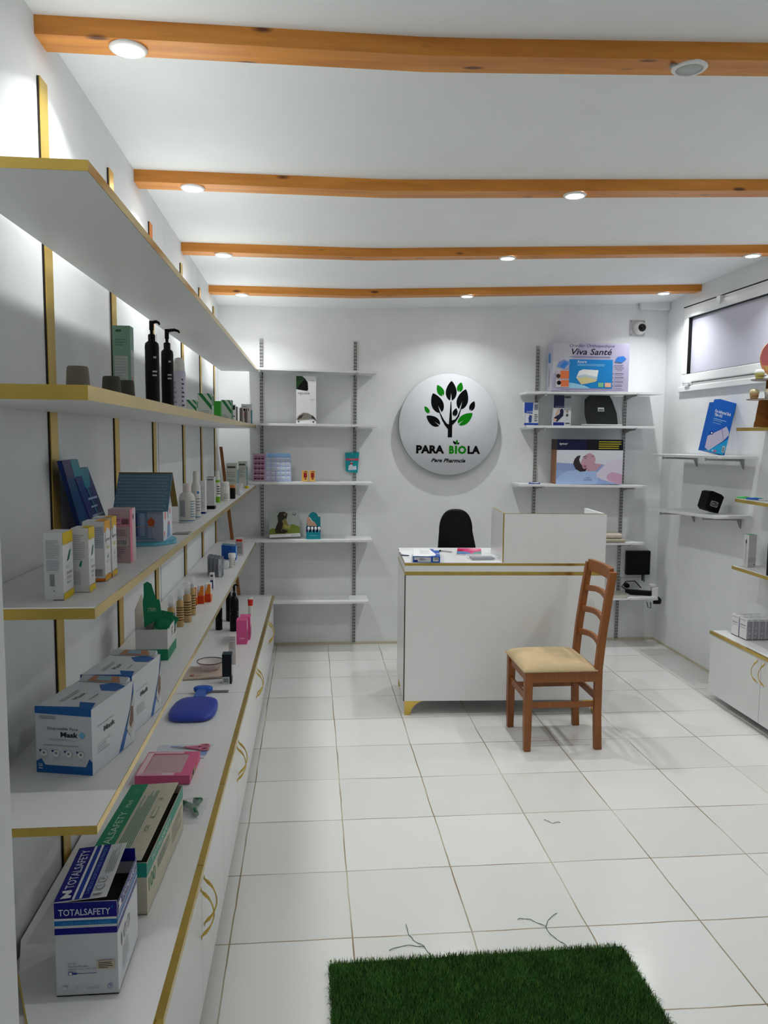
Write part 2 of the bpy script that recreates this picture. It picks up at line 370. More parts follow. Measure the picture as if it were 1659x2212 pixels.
def shelf_board(label, pts, z0, z1, th, edge_near, edge_far=False, xb0=-.421, xb1=-.421, grp='white gold-edged boards on the left wall', xs=1):
    """pts: (x_front_near, y_near, x_front_far, y_far); surface z0 at near end, z1 at far end"""
    xn, yn, xf, yf = pts
    o = thing('shelf', label, 'shelf', ((xn + xf) / 2, (yn + yf) / 2, 0), 0, grp)
    cx, cy = (xn + xf) / 2, (yn + yf) / 2
    def slab(x0n, x1n, x0f, x1f, ya, yb, t0, t1, m, name):
        mb = MB(); 
        za = z0 + (z1 - z0) * (ya - yn) / (yf - yn); zb = z0 + (z1 - z0) * (yb - yn) / (yf - yn)
        v = [(x0n, ya, za - t1), (x1n, ya, za - t1), (x1f, yb, zb - t1), (x0f, yb, zb - t1), (x0n, ya, za - t0), (x1n, ya, za - t0), (x1f, yb, zb - t0), (x0f, yb, zb - t0)]
        v = [(a - cx, b - cy, c) for a, b, c in v]
        q = [(3, 2, 1, 0), (4, 5, 6, 7), (0, 1, 5, 4), (1, 2, 6, 5), (2, 3, 7, 6), (3, 0, 4, 7)]
        if (x1n < x0n): q = [f[::-1] for f in q]
        mb.mesh(v, q, m); mb.obj(name, o)
    e = .0015 * xs; ln = .002 if edge_near else 0
    slab(xb0, xn - e, xb1, xf - e, yn + ln, yf, 0, th, lamin2, 'board')
    slab(xn - e, xn, xf - e, xf, yn + ln, yf, 0, th, gold, 'gold_front_edge')
    if edge_near: slab(xb0, xn, xb0, xn, yn, yn + .002, 0, th, gold, 'gold_end_edge')
    return o
xj = lambda a, b, t: a + (b - a) * t
JY = 1.60
for i, (nm, xn, yn, za, xf, zb, th, xb, jy) in enumerate((
        ('top', -.12, -.59, 2.123, -.117, 2.124, .0185, -.378, 1.61), ('second highest', -.12, -.63, 1.737, -.132, 1.721, .026, -.4205, 1.70),
        ('third highest', -.150, -.513, 1.320, -.135, 1.284, .021, -.4205, 1.586), ('lowest', -.148, -.545, .900, -.137, .865, .017, -.4205, 1.573))):
    t = (jy - yn) / (3.75 - yn); xm = xj(xn, xf, t); zm = xj(za, zb, t)
    shelf_board('%s white shelf board on the left wall, near half with gold end' % nm, (xn, yn, xm, jy), za, zm, th, True, xb0=xb, xb1=xb)
    shelf_board('%s white shelf board on the left wall, far half by the corner' % nm, (xm, jy + .0015, xf, 3.75), zm, zb, th, False, xb0=xb, xb1=xb)
# ------------------------------------------------------------------ left base cabinets and worktop
def xf(y): return -.052 + (y + .535) * (.026 / 4.4)
def zc(y): return .472 - (y + .535) * (.036 / 4.4)
U = [-.520, .06, .575, 1.06, 1.56, 2.09, 2.62, 3.20, 3.86]
wt = thing('worktop', 'long white worktop with gold front trim under the left wall shelves', 'worktop', (-.2, 1.7, .45))
mb = MB()
def topz(x, y, dz): return (x + .2, y - 1.7, zc(y) + dz - .45)
poly = [(xf(-.535) - .002, -.535), (xf(3.9) - .002, 3.90), (WX + .016, 3.90), (WX + .016, -.235), (-.375, -.357), (-.292, -.535)]
mb.face([topz(x, y, 0) for x, y in poly], lamin); mb.face([topz(x, y, -.018) for x, y in poly[::-1]], lamin)
for q in range(6):
    a, b = poly[q], poly[(q + 1) % 6]; mb.face([topz(*a, -.018), topz(*b, -.018), topz(*b, 0), topz(*a, 0)], lamin if q else gold)
mb.obj('worktop_board', wt)
mb = MB()
for y in (U[4],): mb.face([topz(WX + .02, y - .001, .0004), topz(xf(y) - .003, y - .001, .0004), topz(xf(y) - .003, y + .001, .0004), topz(WX + .02, y + .001, .0004)], dgrey)
mb.obj('joint_line', wt)
for a, b in zip(U[:-1], U[1:]):
    mb = MB(); a += .0012; b -= .0012
    v = [topz(xf(y) + dx, y, dz) for y in (a, b) for dx in (-.0019, .0165) for dz in (-.019, .0005)]
    mb.mesh(v, [(0, 1, 3, 2), (4, 6, 7, 5), (0, 2, 6, 4), (1, 5, 7, 3), (0, 4, 5, 1), (2, 3, 7, 6)], gold); mb.obj('gold_front_trim', wt)
for (p, q) in (((-.292, -.535), (xf(-.535), -.535)), ((-.375, -.357), (-.292, -.535))):
    mb = MB(); d = Vector((q[0] - p[0], q[1] - p[1], 0)); n = Vector((d.y, -d.x, 0)).normalized() * .003
    v = []
    for s_, off in ((p, 0), (q, 0), (q, 1), (p, 1)):
        for dz in (-.019, .0005): a = topz(*s_, dz); v.append((a[0] + n.x * off, a[1] + n.y * off, a[2]))
    mb.mesh(v, [(0, 2, 3, 1), (4, 6, 7, 5), (2, 4, 5, 3), (6, 0, 1, 7), (1, 3, 5, 7), (0, 6, 4, 2)], gold); mb.obj('gold_end_trim', wt)

def arc_handle(parent, y, x, zt, sgn=1, h=.155):
    pts = []; rs = []
    for i in range(15):
        t = i / 14; z = zt - h * t
        b = math.sin(PI * min(1, max(0, (t - .10) / .80))) ** .65 if .10 < t < .90 else 0
        pts.append((x + sgn * (.003 + .034 * b), y, z)); rs.append(.0021 + .0035 * math.exp(-((t - .16) / .06) ** 2) + .0035 * math.exp(-((t - .84) / .06) ** 2) - (.0016 if i in (0, 14) else 0))
    mb = MB(); mb.tube(pts, rs, gold, 8, .8); return mb.obj('handle', parent)
for k in range(4):
    y0, ym, y1 = U[2 * k], U[2 * k + 1], U[2 * k + 2]
    lb = ['nearest white two-door base cabinet on the left, below the syringe boxes', 'white two-door base cabinet below the pink gift box and blue hot water bottle',
          'white two-door base cabinet below the glass bowl and dark green carton', 'farthest white two-door base cabinet on the left, by the corner'][k]
    c = thing('base_cabinet', lb, 'cabinet', (-.2, (y0 + y1) / 2, 0), 0, 'white base cabinets along the left wall'); oy = (y0 + y1) / 2
    zt = zc(y1) - .0205
    mb = MB(); mb.box((WX + .018 + .2, y0 + .001 - oy, .085), (-.075 + .2, y1 - .001 - oy, zt - .002), lamin); mb.obj('carcass', c)
    for a, b, hy in ((y0, ym, ym - .03), (ym, y1, ym + .03)):
        mb = MB(); xa, xb_ = xf(a) + .010, xf(b) + .010
        v = [(X + dx + .2, Y - oy, Z) for (X, Y) in ((xa, a + .0018), (xb_, b - .0018)) for dx in (-.018, 0) for Z in (.055, zt)]
        mb.mesh(v, [(0, 1, 3, 2), (4, 6, 7, 5), (0, 2, 6, 4), (1, 5, 7, 3), (0, 4, 5, 1), (2, 3, 7, 6)], lamin)
        d = mb.obj('door', c)
        arc_handle(d, hy - oy, xf(hy) + .010 + .2, zt - .020)
    for yy in (y0 + .05, y1 - .05):
        mb = MB(); mb.box((-.12 + .2, yy - .018 - oy, 0), (-.085 + .2, yy + .018 - oy, .085), gold); mb.obj('foot', c)
        mb = MB(); mb.box((-.39 + .2, yy - .018 - oy, 0), (-.355 + .2, yy + .018 - oy, .085), gold); mb.obj('foot', c)
# dark panel added to paint the shade in the gap beside the worktop end
mb = MB(); mb.prism([(-.425, -.80), (-.33, -.80), (-.305, -.60), (-.31, -.53), (-.425, -.53)], 0, .43, P(22, 26, 28, .6, 'gap_shade_black'), 'Z')
tag(mb.obj('gap_shade_panel', bevel=.01), 'black panel standing in the gap at the near end of the worktop', 'panel')

# ------------------------------------------------------------------ right side unit
for nm, z, yfar in (('topmost', 1.722, 2.60), ('middle', 1.285, 2.575), ('lowest', .865, 2.57)):
    shelf_board('%s gold-edged shelf board at the right edge of the picture' % nm, (2.885, -1.0, 2.885, yfar), z, z, .020, False, xb0=RX - .002, xb1=RX - .002, grp='white gold-edged boards on the right wall', xs=-1)
for o in list(COL.objects):
    if o.get('group') == 'white gold-edged boards on the right wall':
        mb = MB(); z = {'t': 1.722, 'm': 1.285, 'l': .865}[o['label'][0]]; yf_ = 2.60 if z > 1.5 else (2.575 if z > 1 else 2.57)
        mb.box((2.885 - o.location.x, yf_ - o.location.y, z - .02), (RX - .002 - o.location.x, yf_ + .002 - o.location.y, z), gold); mb.obj('gold_end_edge', o)
        if z > 1.5:
            mb = MB(); mb.box((2.8835 - o.location.x, 1.2 - o.location.y, z - .02), (2.885 - o.location.x, yf_ - o.location.y, z), gold); mb.obj('gold_side_edge', o)
UR = [2.62, 2.055, 1.52, .98]
c = thing('worktop', 'white worktop with gold front trim on the right wall cabinet', 'worktop', (2.93, 1.8, .44))
mb = MB(); mb.box((2.806 - 2.93, .98 - 1.8, -.018), (RX - .003 - 2.93, 2.62 - 1.8, 0), lamin); mb.obj('worktop_board', c)
mb = MB(); mb.box((2.789 - 2.93, .98 - 1.8, -.018), (2.806 - 2.93, 2.62 - 1.8, .0003), gold); mb.obj('gold_front_trim', c)
c = thing('base_cabinet', 'white wall-hung cabinet with gold handles under the grey-white skincare cartons', 'cabinet', (2.93, 1.8, 0))
mb = MB(); mb.box((2.82 - 2.93, .98 - 1.8, .06), (RX - .003 - 2.93, 2.615 - 1.8, .42), lamin); mb.obj('carcass', c)
for q, (a, b) in enumerate(zip(UR[:-1], UR[1:])):
    mb = MB(); mb.box((2.797 - 2.93, b + .002 - 1.8, .045), (2.815 - 2.93, a - .002 - 1.8, .419), lamin); d = mb.obj('door', c)
    arc_handle(d, (b + .035 if q != 1 else a - .035) - 1.8, 2.797 - 2.93, .41, -1, .145)
for yy in (2.4, 1.2):
    mb = MB(); mb.box((2.98 - 2.93, yy - 1.8 - .02, 0), (3.02 - 2.93, yy - 1.8 + .02, .06), lamin); mb.obj('foot', c)

# ------------------------------------------------------------------ slotted rails, brackets and white back wall shelves
def rail(x, y, z0, z1, label, ax='Y'):
    mb = MB(); w_ = .013; d = .012
    if ax == 'Y':
        mb.box((-w_, -d, 0), (w_, 0, z1 - z0), steel); f = Face(mb, (-w_, -d, 0), (2 * w_, 0, 0), (0, 0, z1 - z0))
    else:
        mb.box((-d, -w_, 0), (0, w_, z1 - z0), steel); f = Face(mb, (-d, w_, 0), (0, -2 * w_, 0), (0, 0, z1 - z0))
    H = z1 - z0; n = int(H / .025)
    for i in range(n):
        v = (i + .2) * .025 / H; dv = .014 / H
        for u in (.18, .62): f.poly([(u, v), (u + .2, v), (u + .2, v + dv), (u, v + dv)], slotm)
    return tag(mb.obj('slotted_rail', None, (x, y, z0)), label, 'shelf rail', 'slotted steel shelf rails')
rail(-.108, BY, .30, 2.372, 'slotted steel rail on the back wall nearest the left corner')
rail(.604, BY, .015, 2.366, 'slotted steel rail on the back wall, just left of the round sign')
rail(2.034, BY, .015, 2.363, 'slotted steel rail on the back wall, just right of the round sign')
rail(2.755, BY, .015, 2.30, 'slotted steel rail on the back wall nearest the black router')
def bracket(x, y, z, L, label, ax='Y', tilt=0):
    mb = MB(); t = .004; pts = [(-.012, 0), (-L, 0), (-L, -.009), (-L * .5, -.018), (-.012, -.042)] if ax == 'Y' else [(-.0008, 0), (-L, 0), (-L, -.010), (-.03, -.016), (-.010, -.062), (-.0008, -.070)]
    if ax == 'Y': mb.prism(pts, -t, t, steel, 'X')
    else: mb.prism(pts, -t, t, steel, 'Y')
    e = -L - .002
    if ax == 'Y': mb.box((-.008, e, -.014), (.008, e + .007, .006), steel)
    else: mb.box((e, -.008, -.014), (e + .007, .008, .006), steel)
    o = mb.obj('shelf_bracket', None, (x, y, z)); o.rotation_euler = (0, tilt, 0)
    return tag(o, label, 'bracket', 'grey steel shelf brackets')
wn = ['topmost', 'second', 'third', 'fourth', 'lowest']
for k, (x0, x1, z, tl) in enumerate(((-.20, .752, 2.138, -.016), (-.20, .756, 1.736, -.004), (-.36, .726, 1.303, -.003), (-.36, .728, .868, .003), (-.018, .703, .402, -.006))):
    mb = MB(); mb.box((x0, -.245, -.018), (x1, -.0135, 0), lamin2, Matrix.Rotation(-tl, 4, 'Y'))
    o = tag(mb.obj('shelf', None, (0, BY, z), bevel=.001), '%s white shelf board on the back wall left of the sign' % wn[k], 'shelf', 'white boards left of the sign')
    for rx, sd in ((-.108, 'left'), (.604, 'right')):
        if k == 4 and sd == 'left': continue
        bracket(rx, BY, z - .0195 + rx * tl, .25, 'steel bracket under the %s shelf left of the sign, %s rail' % (wn[k], sd))
for k, (x0, x1, z) in enumerate(((1.89, 2.955, 2.000), (1.90, 2.905, 1.742), (1.845, 2.86, 1.290), (1.95, 2.86, .840), (1.95, 2.975, .402))):
    tl = (.009, .004, -.010, 0, .006)[k]
    mb = MB(); mb.box((x0 - 2.4, -.245, -.018), (x1 - 2.4, -.0135, 0), lamin2, Matrix.Rotation(-tl, 4, 'Y'))
    tag(mb.obj('shelf', None, (2.4, BY, z), bevel=.001), '%s white shelf board on the back wall right of the sign' % wn[k], 'shelf', 'white boards right of the sign')
    for rx, sd in ((2.034, 'left'), (2.755, 'right')):
        bracket(rx, BY, z - .0195 + (rx - 2.4) * tl, .25, 'steel bracket under the %s shelf right of the sign, %s rail' % (wn[k], sd))
# right wall shelves
mb = MB(); mb.box((-.26, -.47, -.018), (-.0135, .50, 0), lamin2, Matrix.Rotation(-.012, 4, 'X'))
tag(mb.obj('shelf', None, (RX, 3.15, 1.540), bevel=.001), 'upper white shelf board on the right wall under the window', 'shelf', 'white boards on the right wall')
mb = MB(); mb.box((-.26, -.46, -.018), (-.0135, .52, 0), lamin2, Matrix.Rotation(-.042, 4, 'X'))
tag(mb.obj('shelf', None, (RX, 3.15, 1.145), bevel=.001), 'lower white shelf board on the right wall, holding the black box', 'shelf', 'white boards on the right wall')
for yy, sd in ((2.83, 'near'), (3.45, 'far')):
    bracket(RX, yy, 1.5195 - (yy - 3.15) * .012, .265, 'steel bracket under the upper right wall shelf, %s rail' % sd, 'X')
    bracket(RX, yy, 1.1215 - (yy - 3.15) * .042, .265, 'steel bracket under the lower right wall shelf, %s rail' % sd, 'X')

# ------------------------------------------------------------------ round sign
sg = thing('round_sign', 'round white wall sign with black and green tree and shop name', 'sign', (1.33, BY, 1.742))
mb = MB(); mb.lathe([(.388, .0), (.388, .048)], P(40, 80, 70, .3, 'sign_edge'), 72, T=Matrix.Rotation(PI / 2, 4, 'X')); mb.obj('rim', sg)
mb = MB(); mb.lathe([(.0001, .0), (.389, .0), (.390, .006), (.386, .010), (.0001, .010)], P(212, 214, 220, .7, 'sign_face_acrylic', spec=.15), 72, T=Tr(0, -.048, 0) @ Matrix.Rotation(PI / 2, 4, 'X')); mb.obj('face', sg)
mb = MB(); sgF = Face(mb, (0, -.0585, 0), (.001, 0, 0), (0, 0, .001)); 
sblk = P(6, 8, 8, .7, 'sign_black', spec=.08); sgrn = P(12, 125, 12, .7, 'sign_green', spec=.1)
S = 260 / 1659 / 1687 * 6.087 * 1000         # one crop pixel in millimetres on the wall
def sp(x, y): return ((x - 810) * S, (873 - y) * S)
def leaf(base, tip, wd, m, notch=.45):
    b = Vector(sp(*base)); t = Vector(sp(*tip)); d = t - b; n = Vector((-d.y, d.x)).normalized() * wd * S
    L_ = []; R2 = []
    for i in range(0, 13):
        q = i / 12; w_ = math.sin(PI * q ** .8) ** .75 if 0 < q < 1 else 0
        if i == 0: continue
        L_.append(b + d * q + n * w_); R2.append(b + d * q - n * w_)
    c0 = b + d * notch; nt = n * .10
    a = b + d * .02 + nt * 1.3; a2 = b + d * .02 - nt * 1.3
    pts = [c0, a] ; 
    sgF.k = 2
    half1 = [c0, a] + L_; half2 = [c0] + [L_[-1]] + R2[::-1][1:] + [a2]
    sgF.poly([tuple(p) for p in half1][::-1], m); sgF.poly([tuple(p) for p in half2][::-1], m)
for b_, t_, w_, m_ in (((832, 552), (836, 280), 76, sblk), ((700, 716), (580, 450), 82, sblk), ((955, 668), (1036, 388), 78, sblk), ((685, 888), (498, 756), 62, sblk),
                       ((935, 870), (1136, 714), 66, sgrn), ((722, 486), (640, 338), 46, sgrn), ((940, 432), (970, 298), 42, sgrn), ((535, 722), (470, 628), 28, sgrn),
                       ((880, 760), (908, 648), 34, sblk), ((1105, 682), (1155, 550), 38, sblk), ((922, 1142), (926, 1075), 17, sgrn), ((914, 1142), (870, 1095), 16, sblk), ((932, 1142), (962, 1116), 11, sblk)):
    leaf(b_, t_, w_, m_, .40 if w_ > 60 else .25)
sgF.k = 3
sgF.poly([sp(*p) for p in ((796, 1046), (856, 1046), (856, 878), (850, 800), (838, 560), (828, 560), (812, 800), (808, 870), (796, 935))][::1], sblk)
sgF.poly([sp(*p) for p in ((796, 935), (808, 872), (780, 860), (735, 800), (690, 718), (668, 660), (680, 730), (715, 815), (755, 885))][::1], sblk)
sgF.poly([sp(*p) for p in ((856, 880), (905, 830), (950, 760), (975, 660), (982, 600), (962, 665), (930, 750), (895, 800), (862, 812), (850, 815))][::1], sblk)
mb.obj('tree_emblem', sg); mb = MB(); sgF.mb = mb
for tx, a, b_, c_, d_, m_, o in (('PARA', 362, 1270, 750, 1156, sblk, {'bold': .05}), ('B', 818, 1272, 888, 1160, sgrn, {'bold': .05}), ('I', 899, 1272, 929, 1160, sgrn, {'bold': .05}), ('O', 940, 1275, 1058, 1158, sgrn, {'bold': .05}),
                             ('LA', 1075, 1272, 1252, 1160, sblk, {'bold': .05}), ('Para', 570, 1386, 722, 1336, sblk, {'shear': .35, 'bold': .03}), ('Pharmcie', 742, 1392, 1048, 1336, sblk, {'shear': .35, 'bold': .03})):
    (u0, v0), (u1, v1) = sp(a, b_), sp(c_, d_); sgF.draw([('t', tx, u0, v0, u1, v1, m_, o)]); sgF.k = 3
mb.obj('lettering', sg)

# ------------------------------------------------------------------ reception desk
dk = thing('reception_desk', 'white reception desk with gold bands, raised screen and gold feet', 'desk', (.81, 2.43, 0), math.radians(-2.6))
Wd, Dd = 1.185, .60
def gapbox(name, a, b, m, **k): mb = MB(); mb.box(a, b, m); return mb.obj(name, dk, **k)
gapbox('front_panel', (.006, .0, .090), (Wd - .006, .018, .845), lamin, bevel=.001)
gapbox('side_panel', (.0, .002, .090), (.018, Dd, .845), lamin, bevel=.001); gapbox('side_panel', (Wd - .018, .002, .090), (Wd, Dd, .845), lamin, bevel=.001)
gapbox('lower_shelf', (.018, .018, .09), (Wd - .018, Dd - .05, .108), lamin)
gapbox('lower_gold_band', (-.001, -.0012, .846), (Wd + .001, Dd, .866), gold)
gapbox('fascia', (.0, .0, .866), (Wd, Dd, .902), lamin)
gapbox('upper_gold_band', (-.001, -.0012, .902), (Wd + .001, Dd, .916), gold)
gapbox('desktop', (.0, .0, .916), (Wd, Dd, .9205), lamin)
gapbox('vertical_trim', (-.0012, -.0012, .09), (.004, .004, .845), darkedge)
sc0 = .572
gapbox('screen_front', (sc0, .002, .9205), (Wd - .002, .020, 1.208), lamin, bevel=.001)
gapbox('screen_side', (sc0, .020, .9205), (sc0 + .018, .38, 1.208), lamin, bevel=.001); gapbox('screen_side', (Wd - .020, .020, .9205), (Wd - .002, .38, 1.208), lamin, bevel=.001)
gapbox('screen_gold_trim', (sc0 - .001, .000, .921), (sc0 + .005, .006, 1.210), gold)
gapbox('screen_gold_cap', (sc0, .001, 1.208), (Wd - .002, .020, 1.2095), gold)
gapbox('screen_gold_cap', (sc0, .020, 1.208), (sc0 + .018, .38, 1.2095), gold)
for sx, x in ((1, .010), (-1, Wd - .010)):
    for y in (.012, Dd - .05):
        mb = MB(); pts = [(0, .0895), (sx * .115, .0895), (sx * .085, .080), (sx * .055, .058), (sx * .036, .030), (sx * .030, .0), (0, 0)]
        if sx < 0: pts = pts[::-1]
        mb.prism([(x + a, b) for a, b in pts][::-1], y, y + .03, gold, 'Y'); mb.obj('gold_foot', dk, bevel=.001)
# things on the desk
def dpt(x, y): return (x, y, .9212)
bw = carton('document_box', 'blue and white flat carton lying on the desktop', .934, 2.418, .9212, .158, .30, .036, P(30, 80, 165, .4, 'desk_box_blue'),
       {'T': [('p', [(0, 0), (.55, 0), (.8, .08), (.86, .25), (.8, .45), (.62, 1), (0, 1)], white), ('l', (.25), .3, .62, .8, 5, lgrey), ('r', .78, .8, 1, .95, white), ('r', .88, .3, 1, .38, lgrey)],
        'F': [('r', .04, .08, .66, .86, lgrey), ('r', .04, .08, .18, .4, navy), ('l', .24, .3, .5, .7, 4, dgrey), ('r', .74, .2, .94, .86, lgrey), ('b', .77, .45, .92, .8, dgrey)], 'L': [('r', 0, 0, 1, 1, lgrey)]}, rz=math.radians(-8))
mb = MB(); mb.box((-.06, -.14, 0), (.06, .14, .002), white); tag(mb.obj('paper_sheet', None, (.895, 2.74, .9212), .12), 'white paper sheet behind the blue and white carton on the desk', 'paper')
bk = thing('booklet', 'pink and blue glossy booklet lying on the desktop near the screen', 'booklet', (1.262, 2.79, .9212), math.radians(-12))
mb = MB(); mb.box((-.075, -.13, 0), (.075, .13, .008), white); mb.obj('pages', bk)
mb = MB(); mb.box((-.076, -.131, .008), (.076, .131, .0095), P(215, 70, 130, .3, 'booklet_pink'))
Face(mb, (-.076, -.131, .0095), (.152, 0, 0), (0, .262, 0)).draw([('p', [(0, 0), (.6, 0), (.5, .3), (.2, .45), (0, .4)], P(90, 140, 190, .3)), ('p', [(.6, 0), (1, .1), (1, .5), (.7, .3)], P(70, 160, 150, .3)), ('p', [(0, .4), (.2, .45), (.3, .7), (0, .8)], P(180, 30, 60, .3)), ('p', [(.4, .6), (.8, .5), (1, .9), (.6, 1)], P(235, 120, 150, .3))]); mb.obj('cover', bk)
cs = thing('clear_case', 'clear plastic case with grey insert lying beside the desk screen', 'case', (1.29, 2.545, .9212), math.radians(4))
mb = MB(); mb.box((-.085, -.065, 0), (.085, .065, .022), clear); mb.obj('shell', cs, bevel=.004)
mb = MB(); mb.box((-.07, -.05, .003), (.065, .03, .012), P(110, 112, 128, .5)); mb.obj('insert', cs)
def pen(label, a, b, m, thick=None):
    mb = MB(); a = Vector(a); b = Vector(b); mb.tube([a, a.lerp(b, .45)], .006 if thick else .0038, thick or m); mb.tube([a.lerp(b, .45), a.lerp(b, .93), b], [.0038, .0038, .001], m)
    o = mb.obj('pen'); return tag(o, label, 'pen', 'pens on the desk')
pen('dark pen sticking out left of the blue and white carton', (.815, 2.675, .926), (.862, 2.645, .926), P(30, 35, 90, .4))
pen('black handled slim tool lying between carton and booklet', (1.03, 2.86, .929), (1.155, 2.79, .926), steel, black)

# ------------------------------------------------------------------ black shell chair behind the desk
oc = thing('office_chair', 'black rounded-back chair standing behind the reception desk', 'chair', (1.285, 3.28, 0))
mb = MB(); pts = []
for i in range(33):
    t = i / 32; a = PI * t; x = math.cos(a); z = math.sin(a)
    pts.append((.118 * (abs(x) ** .75) * (1 if x > 0 else -1) - .008, .99 + .155 * z ** .9))
prof = [(.150, .52), (.150, .80)] + pts + [(-.140, .80), (-.150, .52)]
vs = []; fs = []; n = len(prof)
for dy in (0, .03):
    for x, z in prof: vs.append((x, .06 + dy - .12 * (1 - ((z - .52) / .63)) ** 2 * .5 + abs(x) * -.1, z))
fs = [tuple(range(n))[::-1], tuple(range(n, 2 * n))] + [(i, (i + 1) % n, n + (i + 1) % n, n + i) for i in range(n)]
mb.mesh(vs, fs, black); mb.obj('backrest', oc, bevel=.006)
mb = MB(); mb.box((-.22, -.22, .44), (.22, .20, .52), black); mb.obj('seat', oc, bevel=.03, seg=4)
mb = MB(); mb.tube([(0, 0, .08), (0, 0, .44)], .03, steel, 16); mb.obj('pedestal', oc)
for k in range(5):
    a = k * 2 * PI / 5 + .3; mb = MB(); mb.tube([(0, 0, .1), (.26 * math.cos(a), .26 * math.sin(a), .07)], [.025, .015], black); mb.lathe([(.02, 0), (.028, .01), (.028, .045), (.02, .055)], black, 12, (.26 * math.cos(a), .26 * math.sin(a), 0)); mb.obj('base_leg', oc)

# ------------------------------------------------------------------ wooden chair in front of the desk
ch = thing('wooden_chair', 'reddish-brown wooden ladder-back chair with beige cushioned seat', 'chair', (1.58, 2.04, 0))
def CX(x, y, z): return (x - 1.58, y - 2.04, z)
def leg(pts, sx, sy):      # square section swept through centre points
    mb = MB(); vs = []; n = len(pts)
    for (x, y, z, k) in pts:
        for a, b in ((-1, -1), (1, -1), (1, 1), (-1, 1)): vs.append(CX(x + a * sx * k, y + b * sy * k, z))
    fs = [(3, 2, 1, 0), tuple(4 * (n - 1) + q for q in range(4))]
    for i in range(n - 1):
        for q in range(4): fs.append((4 * i + q, 4 * i + (q + 1) % 4, 4 * i + 4 + (q + 1) % 4, 4 * i + 4 + q))
    return mb.mesh(vs, fs, chairw)
leg([(1.402, 1.872, 0, .82), (1.400, 1.872, .12, .95), (1.400, 1.872, .432, 1)], .021, .021).obj('leg', ch, bevel=.003)
leg([(1.402, 2.222, 0, .82), (1.400, 2.222, .12, .95), (1.400, 2.222, .432, 1)], .021, .021).obj('leg', ch, bevel=.003)
for y in (1.872, 2.222):
    leg([(1.787, y, 0, 1), (1.778, y, .2, 1), (1.777, y, .44, 1), (1.790, y, .60, 1), (1.815, y, .80, 1), (1.838, y, .955, .95)], .0195, .0165).obj('rear_leg', ch, bevel=.003)
def xb(z): return 1.777 + max(0, z - .44) * .095 + max(0, z - .6) * .035
def slat(z0, z1, arch, name='back_slat', dep=.010):
    mb = MB(); vs = []; fs = []; n = 10
    for i in range(n + 1):
        t = i / n; y = 1.885 + (2.209 - 1.885) * t; bow = math.sin(PI * t); x = xb((z0 + z1) / 2) + .018 * bow
        for dx, z in ((-dep, z0 + arch * bow), (dep, z0 + arch * bow), (dep, z1 + arch * bow * .7), (-dep, z1 + arch * bow * .7)): vs.append(CX(x + dx, y, z))
    for i in range(n):
        for q in range(4): fs.append((4 * i + q, 4 * i + 4 + q, 4 * i + 4 + (q + 1) % 4, 4 * i + (q + 1) % 4))
    fs += [(0, 1, 2, 3), (4 * n + 3, 4 * n + 2, 4 * n + 1, 4 * n)]
    mb.mesh(vs, fs, chairw); return mb.obj(name, ch, bevel=.003)
slat(.905, .972, .0, 'top_rail', .012)
for z in (.805, .685, .555): slat(z - .018, z + .018, .022)
def bar(a, b, name): mb = MB(); mb.box(CX(*a), CX(*b), chairw); mb.obj(name, ch, bevel=.002)
bar((1.42, 1.858, .372), (1.76, 1.878, .430), 'apron'); bar((1.42, 2.216, .372), (1.76, 2.236, .430), 'apron'); bar((1.390, 1.892, .372), (1.410, 2.202, .430), 'apron'); bar((1.765, 1.892, .372), (1.785, 2.202, .430), 'apron')
bar((1.42, 1.866, .232), (1.762, 1.880, .262), 'stretcher'); bar((1.42, 2.214, .232), (1.762, 2.228, .262), 'stretcher'); bar((1.393, 1.892, .262), (1.407, 2.202, .300), 'stretcher'); bar((1.77, 1.892, .262), (1.784, 2.202, .300), 'stretcher')
mb = MB(); vs = []; fs = []; n = 18
for i in range(n + 1):
    for j in range(n + 1):
        u, v = i / n, j / n; a, b = 2 * u - 1, 2 * v - 1
        e = (1 - abs(a) ** 6) * (1 - abs(b) ** 6); x = 1.368 + .398 * u; y = 1.848 + .396 * v
        vs.append(CX(x, y, .438 + .034 * max(0, e) ** .6 + .006 * (1 - a * a) * (1 - b * b)))
k = len(vs); vs += [(v[0], v[1], .4305) for v in vs]
for i in range(n):
    for j in range(n):
        a = i * (n + 1) + j; q = (a, a + n + 1, a + n + 2, a + 1); fs.append(q); fs.append(tuple(k + z for z in q[::-1]))
for i in range(n):
    for (a, b) in ((i * (n + 1), (i + 1) * (n + 1)), ((i + 1) * (n + 1) + n, i * (n + 1) + n), (i + 1, i), (n * (n + 1) + i, n * (n + 1) + i + 1)): fs.append((a, k + a, k + b, b))
mb.mesh(vs, fs, suede, True); mb.obj('seat_cushion', ch)

